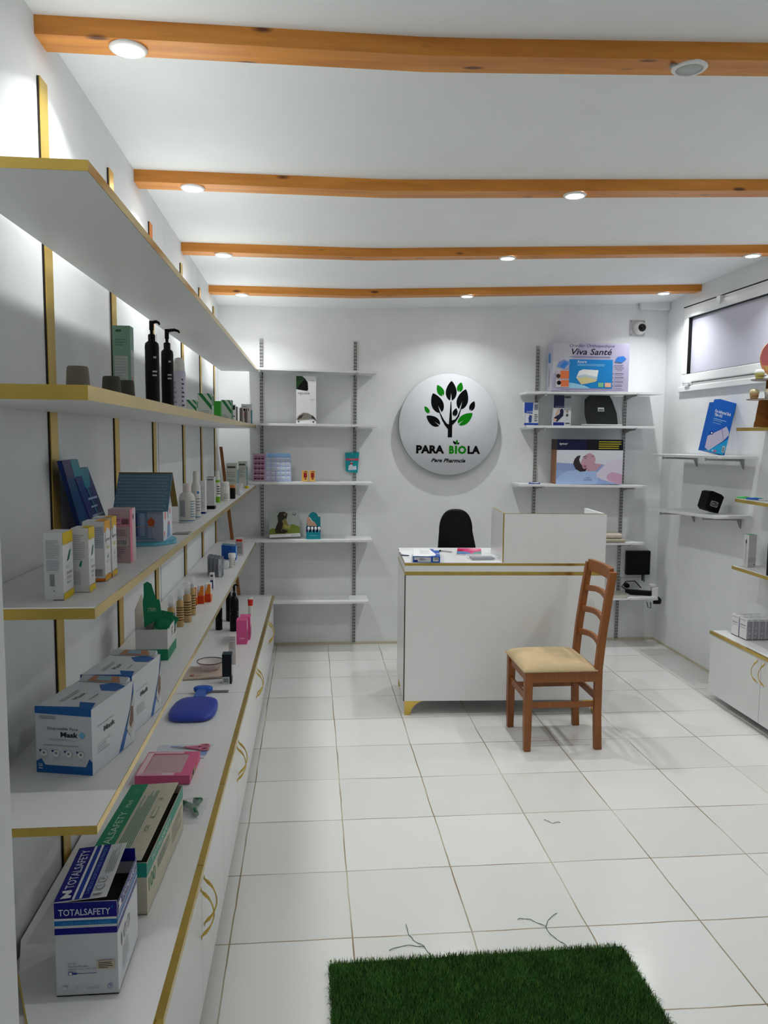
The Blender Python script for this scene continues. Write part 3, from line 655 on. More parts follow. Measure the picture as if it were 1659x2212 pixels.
# ------------------------------------------------------------------ artificial grass mat
gm = thing('grass_mat', 'dark green artificial grass mat on the tiled floor', 'mat', (.80, -.06, 0), math.radians(.6))
back = P(14, 44, 16, .9, 'turf_backing'); g1 = mat('turf_blade', (.16, .36, .09), .6, noise=.35, scale=14); g2 = mat('turf_blade_light', (.32, .46, .14), .6, noise=.3, scale=14); g3 = mat('turf_blade_dry', (.34, .34, .14), .6)
MWx, MWy = .475, .335
mb = MB(); mb.box((-MWx, -MWy, 0), (MWx, MWy, .006), back); mb.obj('backing', gm)
v = []; f = []; mi_ = []
for i in range(72000):
    x = R_.uniform(-MWx - .004, MWx + .004); y = R_.uniform(-MWy, MWy + .004); 
    if abs(x) > MWx - .02 and abs(y) > MWy - .02 and (abs(x) - MWx + .02) ** 2 + (abs(y) - MWy + .02) ** 2 > .0004: continue
    a = R_.uniform(0, 2 * PI); h = R_.uniform(.010, .022); L_ = R_.uniform(.002, .013); wv = .0012
    if R_.random() < .02: L_ += .01
    dx, dy = math.cos(a), math.sin(a); k = len(v)
    v += [(x - dy * wv, y + dx * wv, .005), (x + dy * wv, y - dx * wv, .005), (x + dx * L_, y + dy * L_, .005 + h)]
    f.append((k, k + 1, k + 2)); r = R_.random(); mi_.append(0 if r < .72 else (1 if r < .975 else 2))
for i in range(260):       # frayed strands along the cut edges
    e = R_.random(); x, y, a = (R_.uniform(-MWx, MWx), MWy, R_.uniform(.4, 2.7)) if e < .6 else ((-MWx, R_.uniform(-MWy, MWy), R_.uniform(2, 4.2)) if e < .8 else (MWx, R_.uniform(-MWy, MWy), R_.uniform(-1, 1)))
    L_ = R_.uniform(.01, .028); k = len(v); dx, dy = math.cos(a), math.sin(a); wv = .0009
    v += [(x - dy * wv, y + dx * wv, .004), (x + dy * wv, y - dx * wv, .004), (x + dx * L_ * .6 + dy * wv, y + dy * L_ * .6 - dx * wv, .012), (x + dx * L_ * .6 - dy * wv, y + dy * L_ * .6 + dx * wv, .012), (x + dx * L_ + .004, y + dy * L_, .006)]
    f += [(k, k + 1, k + 2, k + 3), (k + 3, k + 2, k + 4)]; mi_ += [1, 1]
me = bpy.data.meshes.new('pile'); me.from_pydata(v, [], f)
for q in (g1, g2, g3): me.materials.append(q)
me.polygons.foreach_set('material_index', mi_); me.update(); o = bpy.data.objects.new('pile', me); COL.objects.link(o); o.parent = gm; o['kind'] = 'stuff'
thr = P(40, 90, 70, .7, 'loose_thread')
def thread(label, lines):
    mb = MB()
    for l in lines:
        pts = []; 
        for i in range(len(l) - 1):
            for q in range(5): a, b = Vector(l[i]), Vector(l[i + 1]); pts.append(a.lerp(b, q / 5))
        pts.append(Vector(l[-1])); mb.tube([(p[0], p[1], .0022 + .002 * math.sin(i)) for i, p in enumerate(pts)], .0011, thr, 5)
    tag(mb.obj('loose_thread'), label, 'thread', 'green threads by the mat')
thread('loose green thread on the tiles behind the left half of the mat', [[(.585, .455), (.588, .40), (.60, .37), (.63, .335), (.645, .29)], [(.515, .325), (.56, .345), (.60, .342), (.632, .332)]])
thread('forked green thread on the tiles behind the right half of the mat', [[(.972, .452), (1.0, .455), (1.024, .44), (1.056, .405), (1.06, .36), (1.085, .32), (1.10, .29)], [(1.058, .405), (1.075, .44), (1.119, .477)]])
thread('tiny stray thread on the tiles in front of the wooden chair', [[(1.27, 1.13), (1.30, 1.10), (1.335, 1.105)]])

# ------------------------------------------------------------------ goods: bottles and other turned shapes
def bottle(name, label, x, y, z, parts, cat='bottle', group=None, rz=0):
    """parts: (part name, profile, material, extra) ; a profile is a list of (radius, height)"""
    t = thing(name, label, cat, (x, y, z), rz, group)
    for p in parts:
        mb = MB(); e = p[3] if len(p) > 3 else {}
        mb.lathe(p[1], p[2], e.get('seg', 28), sx=e.get('sx', 1), sy=e.get('sy', 1))
        for fn in e.get('add', ()): fn(mb)
        mb.obj(p[0], t)
    return t
def wrap(r, z0, z1, a0, a1, m, n=10, off=.0004):       # a label wrapped round a bottle, angles in degrees, -90 faces the camera
    def fn(mb):
        for i in range(n):
            p, q = [math.radians(a0 + (a1 - a0) * k / n) for k in (i, i + 1)]; R = r + off
            mb.face([(R * math.cos(p), R * math.sin(p), z0), (R * math.cos(q), R * math.sin(q), z0), (R * math.cos(q), R * math.sin(q), z1), (R * math.cos(p), R * math.sin(p), z1)], m, True)
    return fn
def wraplines(r, z0, z1, a0, a1, n, m):
    def fn(mb):
        for i in range(n):
            zz = z1 - (z1 - z0) * (i + .3) / n; wrap(r, zz - (z1 - z0) / n * .4, zz, a0, a1 - R_.choice((0, 5, 15)), m, 6, .0008)(mb)
    return fn
def pump(mb_top, top, r, m, t, dirx=1):
    mb = MB(); z = mb_top
    mb.lathe([(r, z), (r, z + .022), (r * .8, z + .024), (r * .45, z + .026), (r * .45, z + .036), (r * .62, z + .038), (r * .62, top)], m, 20)
    mb.tube([(0, 0, top - .005), (dirx * .020, -.004, top - .002), (dirx * .030, -.006, top - .006), (dirx * .033, -.006, top - .012)], [.006, .005, .004, .003], m); mb.obj('pump_head', t)

# --- second highest left shelf
taupe = P(112, 104, 90, .55, 'taupe_plastic'); taupe2 = P(66, 62, 52, .6, 'dark_taupe_plastic')
for x, y, r, h, m_, lb in ((-.241, -.26, .0255, .061, taupe, 'taupe round cap nearest the gold end of the second highest left shelf'),
                           (-.221, -.052, .0235, .055, taupe2, 'dark taupe round cap in front of the tall green box'), (-.214, .075, .0215, .054, taupe2, 'darker taupe cap half hidden at the foot of the tall green box')):
    bottle('plastic_tumbler', lb, x, y, 1.737, [('cap', [(r, 0), (r * 1.0, h * .1), (r * .9, h * .8), (r * .86, h * .95), (r * .78, h), (.0001, h)], m_)], 'cap', 'taupe caps on the shelf')
sage = P(120, 158, 138, .5, 'sage_card')
carton('tall_box', 'tall sage green and white carton on the second highest left shelf', -.275, .292, 1.735, .049, .046, .224, sage,
       {'F': [('r', .1, .05, .85, .62, P(178, 180, 182, .5)), ('l', .12, .1, .8, .6, 14, P(150, 165, 158, .5)), ('r', .2, .92, .5, .95, P(40, 90, 60, .5)), ('l', .15, .74, .85, .84, 3, P(90, 130, 110, .5))],
        'R': [('r', .1, .05, .9, .7, lgrey), ('lv', .2, .1, .8, .65, 3, P(120, 140, 130, .5)), ('r', .3, .3, .5, .36, red)]})
for x, y, rx, ry, hb, h, lb, dx in ((-.245, .575, .0225, .018, .215, .279, 'taller black pump bottle, left one of the pair beside the tall green carton', .8), (-.222, .715, .0205, .018, .205, .272, 'black pump bottle with long spout, right one of the pair', 1.3)):
    t = bottle('pump_bottle', lb, x, y, 1.733, [('body', [(1, 0), (1, hb * .92), (.93, hb * .97), (.6, hb)], black, {'sx': rx, 'sy': ry, 'add': [lambda mb, rx=rx, ry=ry: Face(mb, (-rx * .97, -ry * .25 - .002, 0), (rx * .35, -ry * .3, 0), (0, 0, .2)).draw([('r', .2, .12, .5, .38, grey), ('r', .2, .72, .5, .95, grey)]),
        lambda mb, rx=rx, ry=ry: Face(mb, (rx * .1, -ry * 1.03, 0), (rx * .8, ry * .1, 0), (0, 0, .2)).draw([('l', .1, .5, .9, .62, 2, lgrey), ('r', .3, .8, .8, .83, lgrey)])]})], group='black pump bottles')
    pump(hb - .002, h, .0115, black, t, dx)
bottle('spray_can', 'white and lilac bottle beside the two black pump bottles', -.224, .965, 1.731, [('body', [(.0235, 0), (.0235, .15), (.0215, .156)], P(205, 202, 220, .4, 'lilac_plastic'), {'add': [wraplines(.0235, .03, .12, -150, -100, 5, P(150, 150, 190, .5)), wraplines(.0235, .02, .13, -60, -30, 7, dgrey)]}), ('cap', [(.0215, .155), (.0200, .185), (.015, .20), (.0001, .205)], offw)])
def leafbox(lb, x, y, w_, d, h, deep=False):
    g = P(25, 120, 60, .45, 'leaf_green_print')
    return carton('medicine_box', lb, x, y, 1.729, w_, d, h, P(205, 214, 206, .45, 'pale_green_card'),
        {'F': [('p', [(0, 1), (.12, 1), (1, .42), (1, .60), (.3, 1)] if 0 else [(0, 1), (.3, 1), (1, .5), (1, .3)], g), ('p', [(.62, 1), (.78, 1), (1, .82), (1, .68)], g), ('l', .1, .12, .8, .3, 3, P(150, 175, 155, .5))],
         'R': [('r', 0, 0, 1, 1, g if deep else P(185, 200, 188, .45)), ('r', .1, .5, .9, .9, g)], 'L': [('r', 0, 0, 1, 1, P(60, 160, 40, .45))]}, group='white cartons with green stripes')
leafbox('small pale green striped carton beside the lilac bottle', -.241, 1.364, .044, .05, .068)
leafbox('tallest white carton with diagonal dark green stripes on the second highest left shelf', -.222, 1.655, .063, .075, .110)
carton('medicine_box', 'bright green carton tucked between the green-striped white cartons', -.232, 2.20, 1.727, .040, .06, .100, P(60, 165, 50, .4, 'bright_green_card'))
leafbox('white carton with diagonal green stripes nearest the dark slim boxes', -.201, 2.383, .056, .08, .112, True)
carton('medicine_box', 'white and black slim carton next to the farthest green-striped carton', -.196, 2.72, 1.725, .022, .06, .104, white, {'F': [('r', 0, .7, 1, .95, black), ('r', 0, .3, 1, .36, dgrey)]})
for k in range(3):
    carton('slim_box', 'slim dark-striped carton, %s of three standing side by side on the second highest left shelf' % ('leftmost', 'middle', 'rightmost')[k], -.196 + k * .022, 2.88 + k * .12, 1.724, .019, .06, .098 - .003 * k, P(178, 168, 160, .5), {'F': [('r', 0, 0, .35, 1, P(70, 30, 35, .5)), ('r', .6, 0, .8, 1, black)]}, group='slim dark-striped cartons')
carton('medicine_box', 'white carton with black top band and red lettering beside the slim striped cartons', -.172, 3.304, 1.723, .060, .07, .109, P(205, 200, 195, .5), {'F': [('r', .08, .78, .9, .92, black), ('l', .15, .55, .85, .70, 2, red), ('l', .3, .38, .8, .5, 2, dgrey)]})
carton('medicine_box', 'tall white and teal carton at the far end of the second highest left shelf', -.182, 3.52, 1.722, .070, .08, .140, P(212, 214, 214, .5), {'F': [('r', .7, .05, 1, .72, P(70, 140, 150, .5)), ('l', .1, .8, .6, .9, 2, dgrey)], 'R': [('r', 0, 0, 1, .7, P(70, 140, 150, .5))]})

# --- third highest left shelf
def drip(name, lb, x, y, w_, d, h, col, body, extra, grp='white and yellow baby care cartons'):
    return carton('baby_care_box', lb, x, y, 1.3195, w_, d, h, white,
      {'F': [('l', .12, .62, .85, .90, 16, P(178, 180, 188, .5)), ('l', .12, .44, .82, .60, 10, P(176, 176, 190, .5)), ('r', .28, .20, .62, .40, P(226, 228, 232, .5)), ('b', .3, .21, .55, .39, dgrey), ('c', .5, .14, .035, green), ('r', .45, .0, 1, .012, brown)] if body == 'A' else
            ([('l', .12, .50, .80, .90, 14, P(182, 182, 190, .5)), ('p', [(.42, .42), (.52, .49), (.6, .50), (.58, .42), (.5, .39)], green), ('r', .05, .12, .5, .33, P(200, 202, 210, .5))] if body == 'B' else
             [('r', .5, .55, .95, .92, P(196, 200, 208, .5)), ('l', .52, .6, .9, .9, 9, P(160, 166, 180, .5)), ('r', .0, .0, 1, .045, P(225, 120, 20, .5)), ('r', .5, .06, .98, .18, white), ('b', .52, .08, .9, .2, dgrey)]),
       'R': [('w', 1.0, .82, .02, 14, col), ('w', 0.0, .10 if body != 'C' else .09, .02, 14, col)] + extra, 'T': [('r', .55, 0, 1, 1, col)] if body != 'A' else []}, group=grp, rz=math.radians(0))
baby = [('p', [(.35, .55), (.6, .58), (.78, .72), (.62, .70), (.5, .62)], green), ('l', .25, .44, .8, .5, 2, P(190, 200, 205, .5)), ('t', 'bébé', .3, .36, .85, .405, P(60, 66, 70, .5), {'shear': .3}), ('l', .3, .28, .75, .33, 2, grey), ('t', 'BIO', .3, .22, .7, .25, teal)]
drip('a', 'white carton with yellow dripping band, nearest the camera on the third highest left shelf', -.2495, -.433, .037, .066, .136, yellow, 'A', baby)
drip('b', 'white and yellow carton standing second, right behind the nearest baby care carton', -.2205, -.352, .035, .046, .136, yellow, 'B', baby)
org = P(235, 165, 5, .45, 'amber_print')
lav = [('c', .5, .74, .38, white), ('t', 'Liniment', .06, .66, .94, .72, P(60, 62, 90, .5), {'shear': .3}), ('l', .3, .52, .75, .58, 2, yellow), ('p', [(.4, .38), (.6, .44), (.66, .47), (.5, .36)], green), ('l', .25, .28, .8, .34, 2, lgrey)]
drip('c', 'white and amber carton with barcode in front, third of the baby care cartons', -.2265, -.226, .048, .052, .136, org, 'C', lav)
drip('d', 'amber and white carton farthest of the baby care cartons, beside the pink box', -.222, -.170, .043, .046, .139, P(228, 180, 8, .45, 'gold_yellow_print'), 'C', lav)
carton('pink_box', 'dusty pink carton with barcode between the amber cartons and the toy house tin', -.2365, .054, 1.3155, .055, .064, .141, P(196, 168, 172, .5, 'dusty_pink_card'),
    {'F': [('r', .0, .67, 1, .84, P(214, 140, 160, .5)), ('l', .1, .70, .55, .83, 4, P(120, 80, 90, .5)), ('r', .62, .72, .95, .82, P(120, 80, 90, .5)), ('l', .2, .88, .7, .91, 1, P(150, 110, 120, .5)), ('l', .1, .5, .85, .62, 4, P(150, 122, 126, .5)), ('r', .3, .33, .9, .44, P(220, 214, 214, .5)), ('b', .33, .34, .85, .43, dgrey), ('l', .2, .1, .8, .3, 6, P(150, 122, 126, .5))],
     'R': [('r', .0, 0, .4, 1, P(235, 130, 160, .5)), ('r', .4, .0, 1, 1, P(214, 196, 200, .5)), ('c', .55, .84, .12, dgrey)]})
# leaning blue and teal leaflet
lf = thing('leaflet_holder', 'tall dark blue and teal folded leaflet leaning against the nearest gold strip', 'leaflet', (-.385, .14, 1.319))
def skewpanel(name, y0b, y1b, y0t, y1t, zt, x, m, ops=None, zt2=None):
    mb = MB(); th = .012; zt2 = zt2 or zt
    vs = [(x - th, y0b, 0), (x, y0b, 0), (x, y1b, 0), (x - th, y1b, 0), (x - th - .02, y0t, zt), (x - .02, y0t, zt), (x - .02, y1t, zt2), (x - th - .02, y1t, zt2)]
    mb.mesh(vs, [(3, 2, 1, 0), (4, 5, 6, 7), (0, 1, 5, 4), (1, 2, 6, 5), (2, 3, 7, 6), (3, 0, 4, 7)], m)
    if ops:
        q = [Vector(vs[k]) for k in (1, 2, 6, 5)]
        class Q(Face):
            def pt(s, u, v): return (q[0] * (1 - u) + q[1] * u) * (1 - v) + (q[3] * (1 - u) + q[2] * u) * v + Vector((.0006 + .0003 * s.k, 0, 0))
        Q(mb, (0, 0, 0), (0, 1, 0), (0, 0, 1)).draw(ops)
    return mb.obj(name, lf)
dkb = P(18, 50, 120, .4, 'leaflet_blue'); dkt = P(8, 90, 130, .4, 'leaflet_teal')
skewpanel('front_panel', .09, .235, -.055, .085, .262, .018, dkb, [('r', 0, 0, .45, .8, P(8, 62, 110, .4)), ('r', 0, .82, .5, 1, P(40, 32, 90, .4)), ('r', .5, .82, 1, 1, P(10, 130, 145, .4)), ('p', [(.86, 0), (.98, 0), (.6, .8), (.5, .8)], P(50, 52, 120, .4))])
skewpanel('back_panel', .235, .395, .085, .195, .235, .016, P(30, 44, 110, .4), [('p', [(0, .75), (.6, .75), (1, 1), (0, 1)], P(14, 125, 145, .4)), ('p', [(.20, .9), (.30, .9), (.62, .0), (.55, 0)], P(25, 130, 160, .4)), ('l', .0, .58, .85, .64, 1, P(170, 190, 220, .5)), ('l', .15, .48, .7, .53, 1, P(170, 190, 220, .5)), ('l', .05, .36, .9, .42, 1, P(170, 190, 220, .5))])
# toy house tin
hs = thing('house_tin', 'pale blue house-shaped box with scalloped tile roof on the third highest left shelf', 'toy house box', (-.248, .47, 1.3132))
hb = P(168, 176, 196, .45, 'house_wall_blue'); rf = P(96, 130, 158, .5, 'house_roof_blue'); rsc = P(150, 172, 182, .5, 'roof_scallop')
mb = MB(); W2, D2, HB = .0615, .076, .118
mb.box((-W2, -D2, .012), (W2, D2, HB), hb)
mb.prism([(-D2, HB), (D2, HB), (0, .208)], -W2, W2, P(206, 216, 230, .45, 'gable_white'), 'X')
F_ = faces(mb, 2 * W2, 2 * D2, HB - .012, 0, 0, .012)
F_['F'].draw([('r', .20, .12, .62, .86, P(120, 145, 185, .5)), ('r', .26, .16, .38, .82, P(50, 70, 125, .5)), ('r', .44, .16, .56, .82, P(160, 180, 205, .5)), ('p', [(.64, .45), (.78, .45), (.80, .60), (.72, .70), (.62, .60)], P(200, 90, 50, .5)), ('r', .2, .40, .82, .42, P(180, 130, 130, .5)),
              ('r', .22, .06, .80, .10, P(110, 140, 180, .5))] + [('r', .24 + .08 * k, .1, .25 + .08 * k, .40, P(120, 150, 185, .5)) for k in range(7)])
F_['R'].draw([('r', 0, 0, 1, 1, P(222, 228, 238, .5)), ('c', .22, .72, .09, P(225, 130, 120, .5)), ('c', .75, .80, .07, P(225, 130, 120, .5)), ('c', .12, .2, .06, P(225, 140, 130, .5)), ('p', [(.40, .04), (.74, .04), (.72, .42), (.5, .42)], P(120, 160, 205, .5)), ('p', [(.48, .42), (.72, .42), (.60, .52)], P(215, 110, 90, .5)), ('r', .5, .6, .6, .95, P(200, 210, 225, .5))])
mb.obj('walls', hs)
mb = MB(); sl = Vector((0, D2 + .014, .100)); base = Vector((0, -D2 - .014, .112))
def roofside(sgn):
    a = (-W2 - .022, sgn * (-D2 - .016), .110); 
    v = [(-W2 - .022, sgn * (D2 + .016), .108), (W2 + .018, sgn * (D2 + .016), .108), (W2 + .018, 0, .220), (-W2 - .022, 0, .220)]
    n = Vector((0, sgn * .11, .09)).normalized() * .005
    q = [Vector(p) for p in v] + [Vector(p) - n for p in v]
    mb.mesh(q, [(0, 1, 2, 3), (7, 6, 5, 4), (0, 4, 5, 1), (1, 5, 6, 2), (2, 6, 7, 3), (3, 7, 4, 0)], rf if sgn < 0 else P(120, 96, 40, .5, 'roof_far_side'))
    return v
roofside(1); v = roofside(-1)
rfF = Face(mb, v[0], Vector(v[1]) - Vector(v[0]), Vector(v[3]) - Vector(v[0]))
for j in range(11):
    for i in range(13):
        u = (i + (.5 if j % 2 else 0) + .6) / 14.2; vv = .02 + j * .085; r = .034
        q = rfF.u.length / rfF.v.length
        rfF.k = 1 + (j % 2); rfF.poly([(u + r * math.cos(PI + PI * t / 6), vv + .035 + r * 1.0 * q * math.sin(PI + PI * t / 6)) for t in range(7)] + [(u + r * .62 * math.cos(PI + PI * t / 6), vv + .035 + r * .62 * q * math.sin(PI + PI * t / 6)) for t in range(6, -1, -1)], rsc)
        rfF.k = 3; rfF.poly([(u + r * .3 * math.cos(PI * t / 3), vv + .035 + r * .3 * q * math.sin(PI * t / 3)) for t in range(6)], rsc)
mb.obj('roof', hs)
mb = MB(); mb.prism([(math.cos(2 * PI * k / 28) * (.084 + .004 * math.cos(k * 2.3)) , math.sin(2 * PI * k / 28) * (.092 + .004 * math.sin(k * 1.7))) for k in range(28)], 0, .0115, P(110, 190, 215, .4, 'house_base_blue')); mb.obj('base', hs, bevel=.003)
mb = MB(); mb.mesh([(-.03, -.025, 0), (.03, -.02, .001), (.035, .02, .004), (-.02, .03, 0), (-.03, -.025, .002), (.03, -.02, .003), (.035, .02, .006), (-.02, .03, .002)], [(3, 2, 1, 0), (4, 5, 6, 7), (0, 1, 5, 4), (1, 2, 6, 5), (2, 3, 7, 6), (3, 0, 4, 7)], P(150, 152, 150, .35, 'silver_foil'))
tag(mb.obj('foil_sachet', None, (-.185, .70, 1.3105)), 'small silver sachet lying beside the toy house box', 'sachet')
wp_ = P(218, 216, 212, .4, 'white_bottle'); bl_ = P(30, 120, 185, .4, 'label_blue')
bottle('lotion_bottle', 'wide white bottle with blue base line on the third highest left shelf', -.221, 1.085, 1.3065, [('body', [(.030, 0), (.0315, .004), (.0315, .095), (.026, .112), (.015, .120), (.0145, .124)], wp_, {'add': [wrap(.0315, .008, .011, -170, 10, bl_, 24), wrap(.0315, .025, .09, -140, -95, P(160, 166, 172, .5)), wraplines(.0315, .02, .09, -60, -10, 7, P(120, 150, 170, .5))]}), ('cap', [(.0155, .122), (.0155, .150), (.014, .154), (.0001, .154)], P(226, 214, 208, .4))])
bottle('lotion_bottle', 'taller slim white bottle behind the wide white bottle', -.206, 1.225, 1.3055, [('body', [(.0175, 0), (.019, .004), (.019, .13), (.014, .15), (.010, .155)], wp_, {'add': [wrap(.019, .008, .011, -170, 10, bl_, 24), wrap(.019, .105, .115, -70, -40, bl_), wraplines(.019, .03, .09, -80, -20, 5, grey)]}), ('cap', [(.0115, .154), (.0105, .19), (.008, .197), (.0001, .197)], wp_)])
carton('slim_carton', 'slim white carton with blue foot beside the slim white bottle', -.212, 1.451, 1.3035, .027, .035, .143, white, {'F': [('r', 0, 0, 1, .06, navy), ('l', .2, .15, .8, .85, 12, lgrey)], 'R': [('r', 0, 0, 1, .06, blue), ('l', .3, .2, .6, .8, 8, grey)]})
carton('slim_carton', 'white carton with black foot on the third highest left shelf', -.205, 1.687, 1.3015, .036, .05, .151, P(205, 206, 208, .5), {'F': [('r', 0, 0, 1, .11, black), ('l', .1, .88, .9, .95, 1, dgrey)], 'R': [('r', 0, 0, 1, .11, black), ('lv', .3, .2, .6, .8, 2, grey)], 'T': [('r', 0, 0, 1, 1, P(120, 116, 108, .5))]})
lime = P(120, 175, 30, .4, 'lime_print')
bottle('shampoo_bottle', 'white bottle with lime green bands on the third highest left shelf', -.221, 2.095, 1.2985, [('body', [(.0145, 0), (.0145, .128), (.010, .138)], wp_, {'add': [wrap(.0145, .0, .030, -180, 180, lime, 24), wrap(.0145, .105, .118, -180, 180, lime, 24), wraplines(.0145, .04, .09, -90, -20, 4, dgrey)]}), ('cap', [(.0105, .136), (.0105, .16), (.009, .166), (.0001, .166)], wp_)])
bottle('jar', 'round white jar with screw lid beside the lime banded bottle', -.197, 2.23, 1.2975, [('body', [(.024, 0), (.0245, .003), (.0245, .074), (.021, .08)], wp_, {'add': [wraplines(.0245, .01, .04, -100, -30, 3, grey)]}), ('lid', [(.0225, .08), (.0225, .097), (.0205, .101), (.0001, .101)], offw)], 'jar')
bottle('jar', 'small black jar with copper lid beside the round white jar', -.168, 2.36, 1.2965, [('body', [(.014, 0), (.015, .003), (.015, .058), (.013, .06)], black), ('lid', [(.0145, .06), (.0145, .073), (.013, .076), (.0001, .076)], P(190, 120, 70, .4))], 'jar')
vial = dict(card=P(190, 194, 184, .5, 'sage_white_card'))
def vich(lb, x, y, w_, d, h):
    return carton('medicine_box', lb, x, y, 1.2900, w_, d, h, vial['card'], {'F': [('t', 'VITAMIN', .12, .84, .9, .90, dgrey) if 0 else ('r', .1, .85, .85, .91, dgrey), ('l', .1, .55, .8, .75, 3, grey), ('r', 0, 0, 1, .35, P(205, 202, 192, .5)), ('l', .12, .42, .8, .50, 2, P(110, 130, 120, .5))], 'R': [('r', 0, 0, 1, .8, P(60, 130, 140, .5))]}, group='grey and teal cartons by the corner')
vich('grey and teal carton left of the small blue and white carton, third highest left shelf', -.206, 2.70, .066, .08, .190)
carton('medicine_box', 'small blue and white carton between two grey and teal cartons', -.2205, 3.072, 1.2895, .034, .05, .149, white, {'F': [('r', 0, .6, 1, 1, blue), ('r', .2, .70, .8, .85, white), ('r', 0, .0, 1, .55, P(120, 170, 220, .5))], 'R': [('r', 0, .6, 1, 1, blue)]})
vich('grey and teal carton nearest the back corner, third highest left shelf', -.204, 3.40, .058, .09, .177)
bottle('stopper', 'tiny yellow round stopper lying near the far end of the third highest left shelf', -.165, 3.30, 1.2885, [('body', [(.012, 0), (.013, .01), (.010, .018), (.0001, .019)], P(225, 190, 20, .4))], 'stopper')
bottle('clear_cup', 'small clear plastic cup beside the black jar', -.150, 2.62, 1.2945, [('cup', [(.014, 0), (.018, .07), (.0175, .07), (.0135, .002), (.0001, .002)], clear)], 'cup')

# --- lowest left shelf
def maskbox(lb, x, y, rz, z, h=.150):
    w_, d = .133, .205; t = thing('face_mask_box', lb, 'box', (x, y, z), rz, 'boxes of disposable face masks')
    mb = MB(); mc = P(206, 210, 216, .45, 'mask_box_white'); mbl = P(18, 92, 165, .4, 'mask_blue')
    mb.box((-w_ / 2, 0, 0), (w_ / 2, d, h), mc); F_ = faces(mb, w_, d, h, 0, d / 2, 0)
    F_['F'].draw([('p', [(0, 0), (1, 0), (1, .20), (.95, .25), (.88, .12), (.16, .12), (.09, .22), (0, .17)], mbl), ('r', 0, .93, 1, 1, mbl), ('t', '50', .04, .09, .11, .14, white), ('l', .04, .05, .11, .08, 1, white),
                  ('t', 'Disposable Face', .22, .655, .76, .71, P(70, 72, 80, .5)), ('t', 'Mask', .45, .56, .76, .64, P(30, 32, 38, .5), {'bold': .03}), ('c', .83, .60, .05, P(110, 190, 225, .4)), ('l', .25, .50, .75, .54, 2, lgrey), ('l', .08, .82, .4, .88, 2, grey), ('r', .14, .425, .78, .435, grey)] +
                 [('c', .15 + .22 * k, .31, .055, white) for k in range(4)] + [('c', .15 + .22 * k, .315, .022, P(130, 132, 140, .5)) for k in range(4)] + [('c', .09 + .22 * k, .35, .018, navy) for k in range(4)] + [('l', .1 + .22 * k, .22, .24 + .22 * k, .25, 2, lgrey) for k in range(4)])
    F_['R'].draw([('p', [(.60, 0), (.70, 0), (.97, .55), (1, .75), (1, 1), (.92, .62)], mbl), ('t', 'Disposable Face', .12, .66, .50, .70, grey), ('t', 'Mask', .26, .54, .52, .62, dgrey, {'bold': .03}), ('l', .12, .25, .42, .42, 4, lgrey), ('p', [(.80, .30), (.90, .12), (1, .3), (1, .85)], P(190, 190, 190, .5)), ('p', [(.86, .36), (.90, .26), (.97, .36), (.97, .6), (.92, .62)], P(120, 90, 75, .5))])
    F_['T'].draw([('p', [(.50, .80), (.68, .62), (.95, .62), (1, .8), (.9, .84), (.7, .9)], mbl), ('lv', .25, .2, .35, .6, 2, grey), ('t', 'Mask', .42, .28, .52, .50, dgrey, {'rot': 1}), ('lv', .7, .3, .75, .5, 1, grey)])
    mb.obj('carton', t)
    mb = MB(); mb.prism([(d * .88, h + .001), (d * .97, h + .012), (d + .001, h + .006), (d + .001, h + .001)], -w_ / 2 + .005, w_ / 2 - .008, P(200, 205, 212, .4), 'X')
    fF = Face(mb, (-w_ / 2 + .005, d * .97, h + .0125), (w_ - .013, 0, 0), (0, .006, -.006)); 
    mb.face([(-.04, d * .885, h + .0030), (.045, d * .885, h + .0030), (.035, d * .96, h + .0125), (-.03, d * .96, h + .0125)], P(190, 140, 115, .5, 'printed_face_skin')); mb.face([(-.02, d * .90, h + .0055), (.02, d * .90, h + .0055), (.016, d * .95, h + .0120), (-.015, d * .95, h + .0120)], P(150, 185, 205, .5, 'printed_mask'))
    mb.obj('torn_flap', t)
    mb = MB(); mb.mesh([(-w_ / 2, .0, h + .0005), (w_ / 2, 0, h + .0005), (w_ / 2 - .004, .028, h + .006), (w_ / 2 - .042, .028, h + .0065), (w_ / 2 - .03, .006, h + .003), (-w_ / 2, .003, h + .001)], [(0, 1, 2, 3, 4, 5)], mbl)
    mb.mesh([(-w_ / 2, -.001, h - .014), (w_ / 2, -.0012, h - .016), (w_ / 2, -.0006, h + .0008), (-w_ / 2, -.0006, h + .0008)], [(0, 1, 2, 3)], mbl); mb.obj('tuck_flap', t)
    return t
maskbox('white and blue face mask box nearest the camera on the lowest left shelf', -.283, -.297, math.radians(-13), .8985)
maskbox('white and blue face mask box standing behind the nearest one', -.250, -.060, math.radians(-9), .8965)
tb = thing('bandage_display_box', 'open white and green display box full of green packets, lid flap up', 'display box', (-.271, .607, .8915)); gc = P(20, 135, 95, .5, 'display_green')
mb = MB(); w_, d, h = .106, .165, .105; th = .002; cin = P(196, 186, 170, .6, 'card_inside')
for a, b in (((-w_ / 2, 0, 0), (w_ / 2, th, h)), ((-w_ / 2, d - th, 0), (w_ / 2, d, h + .02)), ((-w_ / 2, th, 0), (-w_ / 2 + th, d - th, h)), ((w_ / 2 - th, th, 0), (w_ / 2, d - th, h)), ((-w_ / 2, 0, 0), (w_ / 2, d, th))): mb.box(a, b, P(208, 208, 208, .5, 'display_white'))
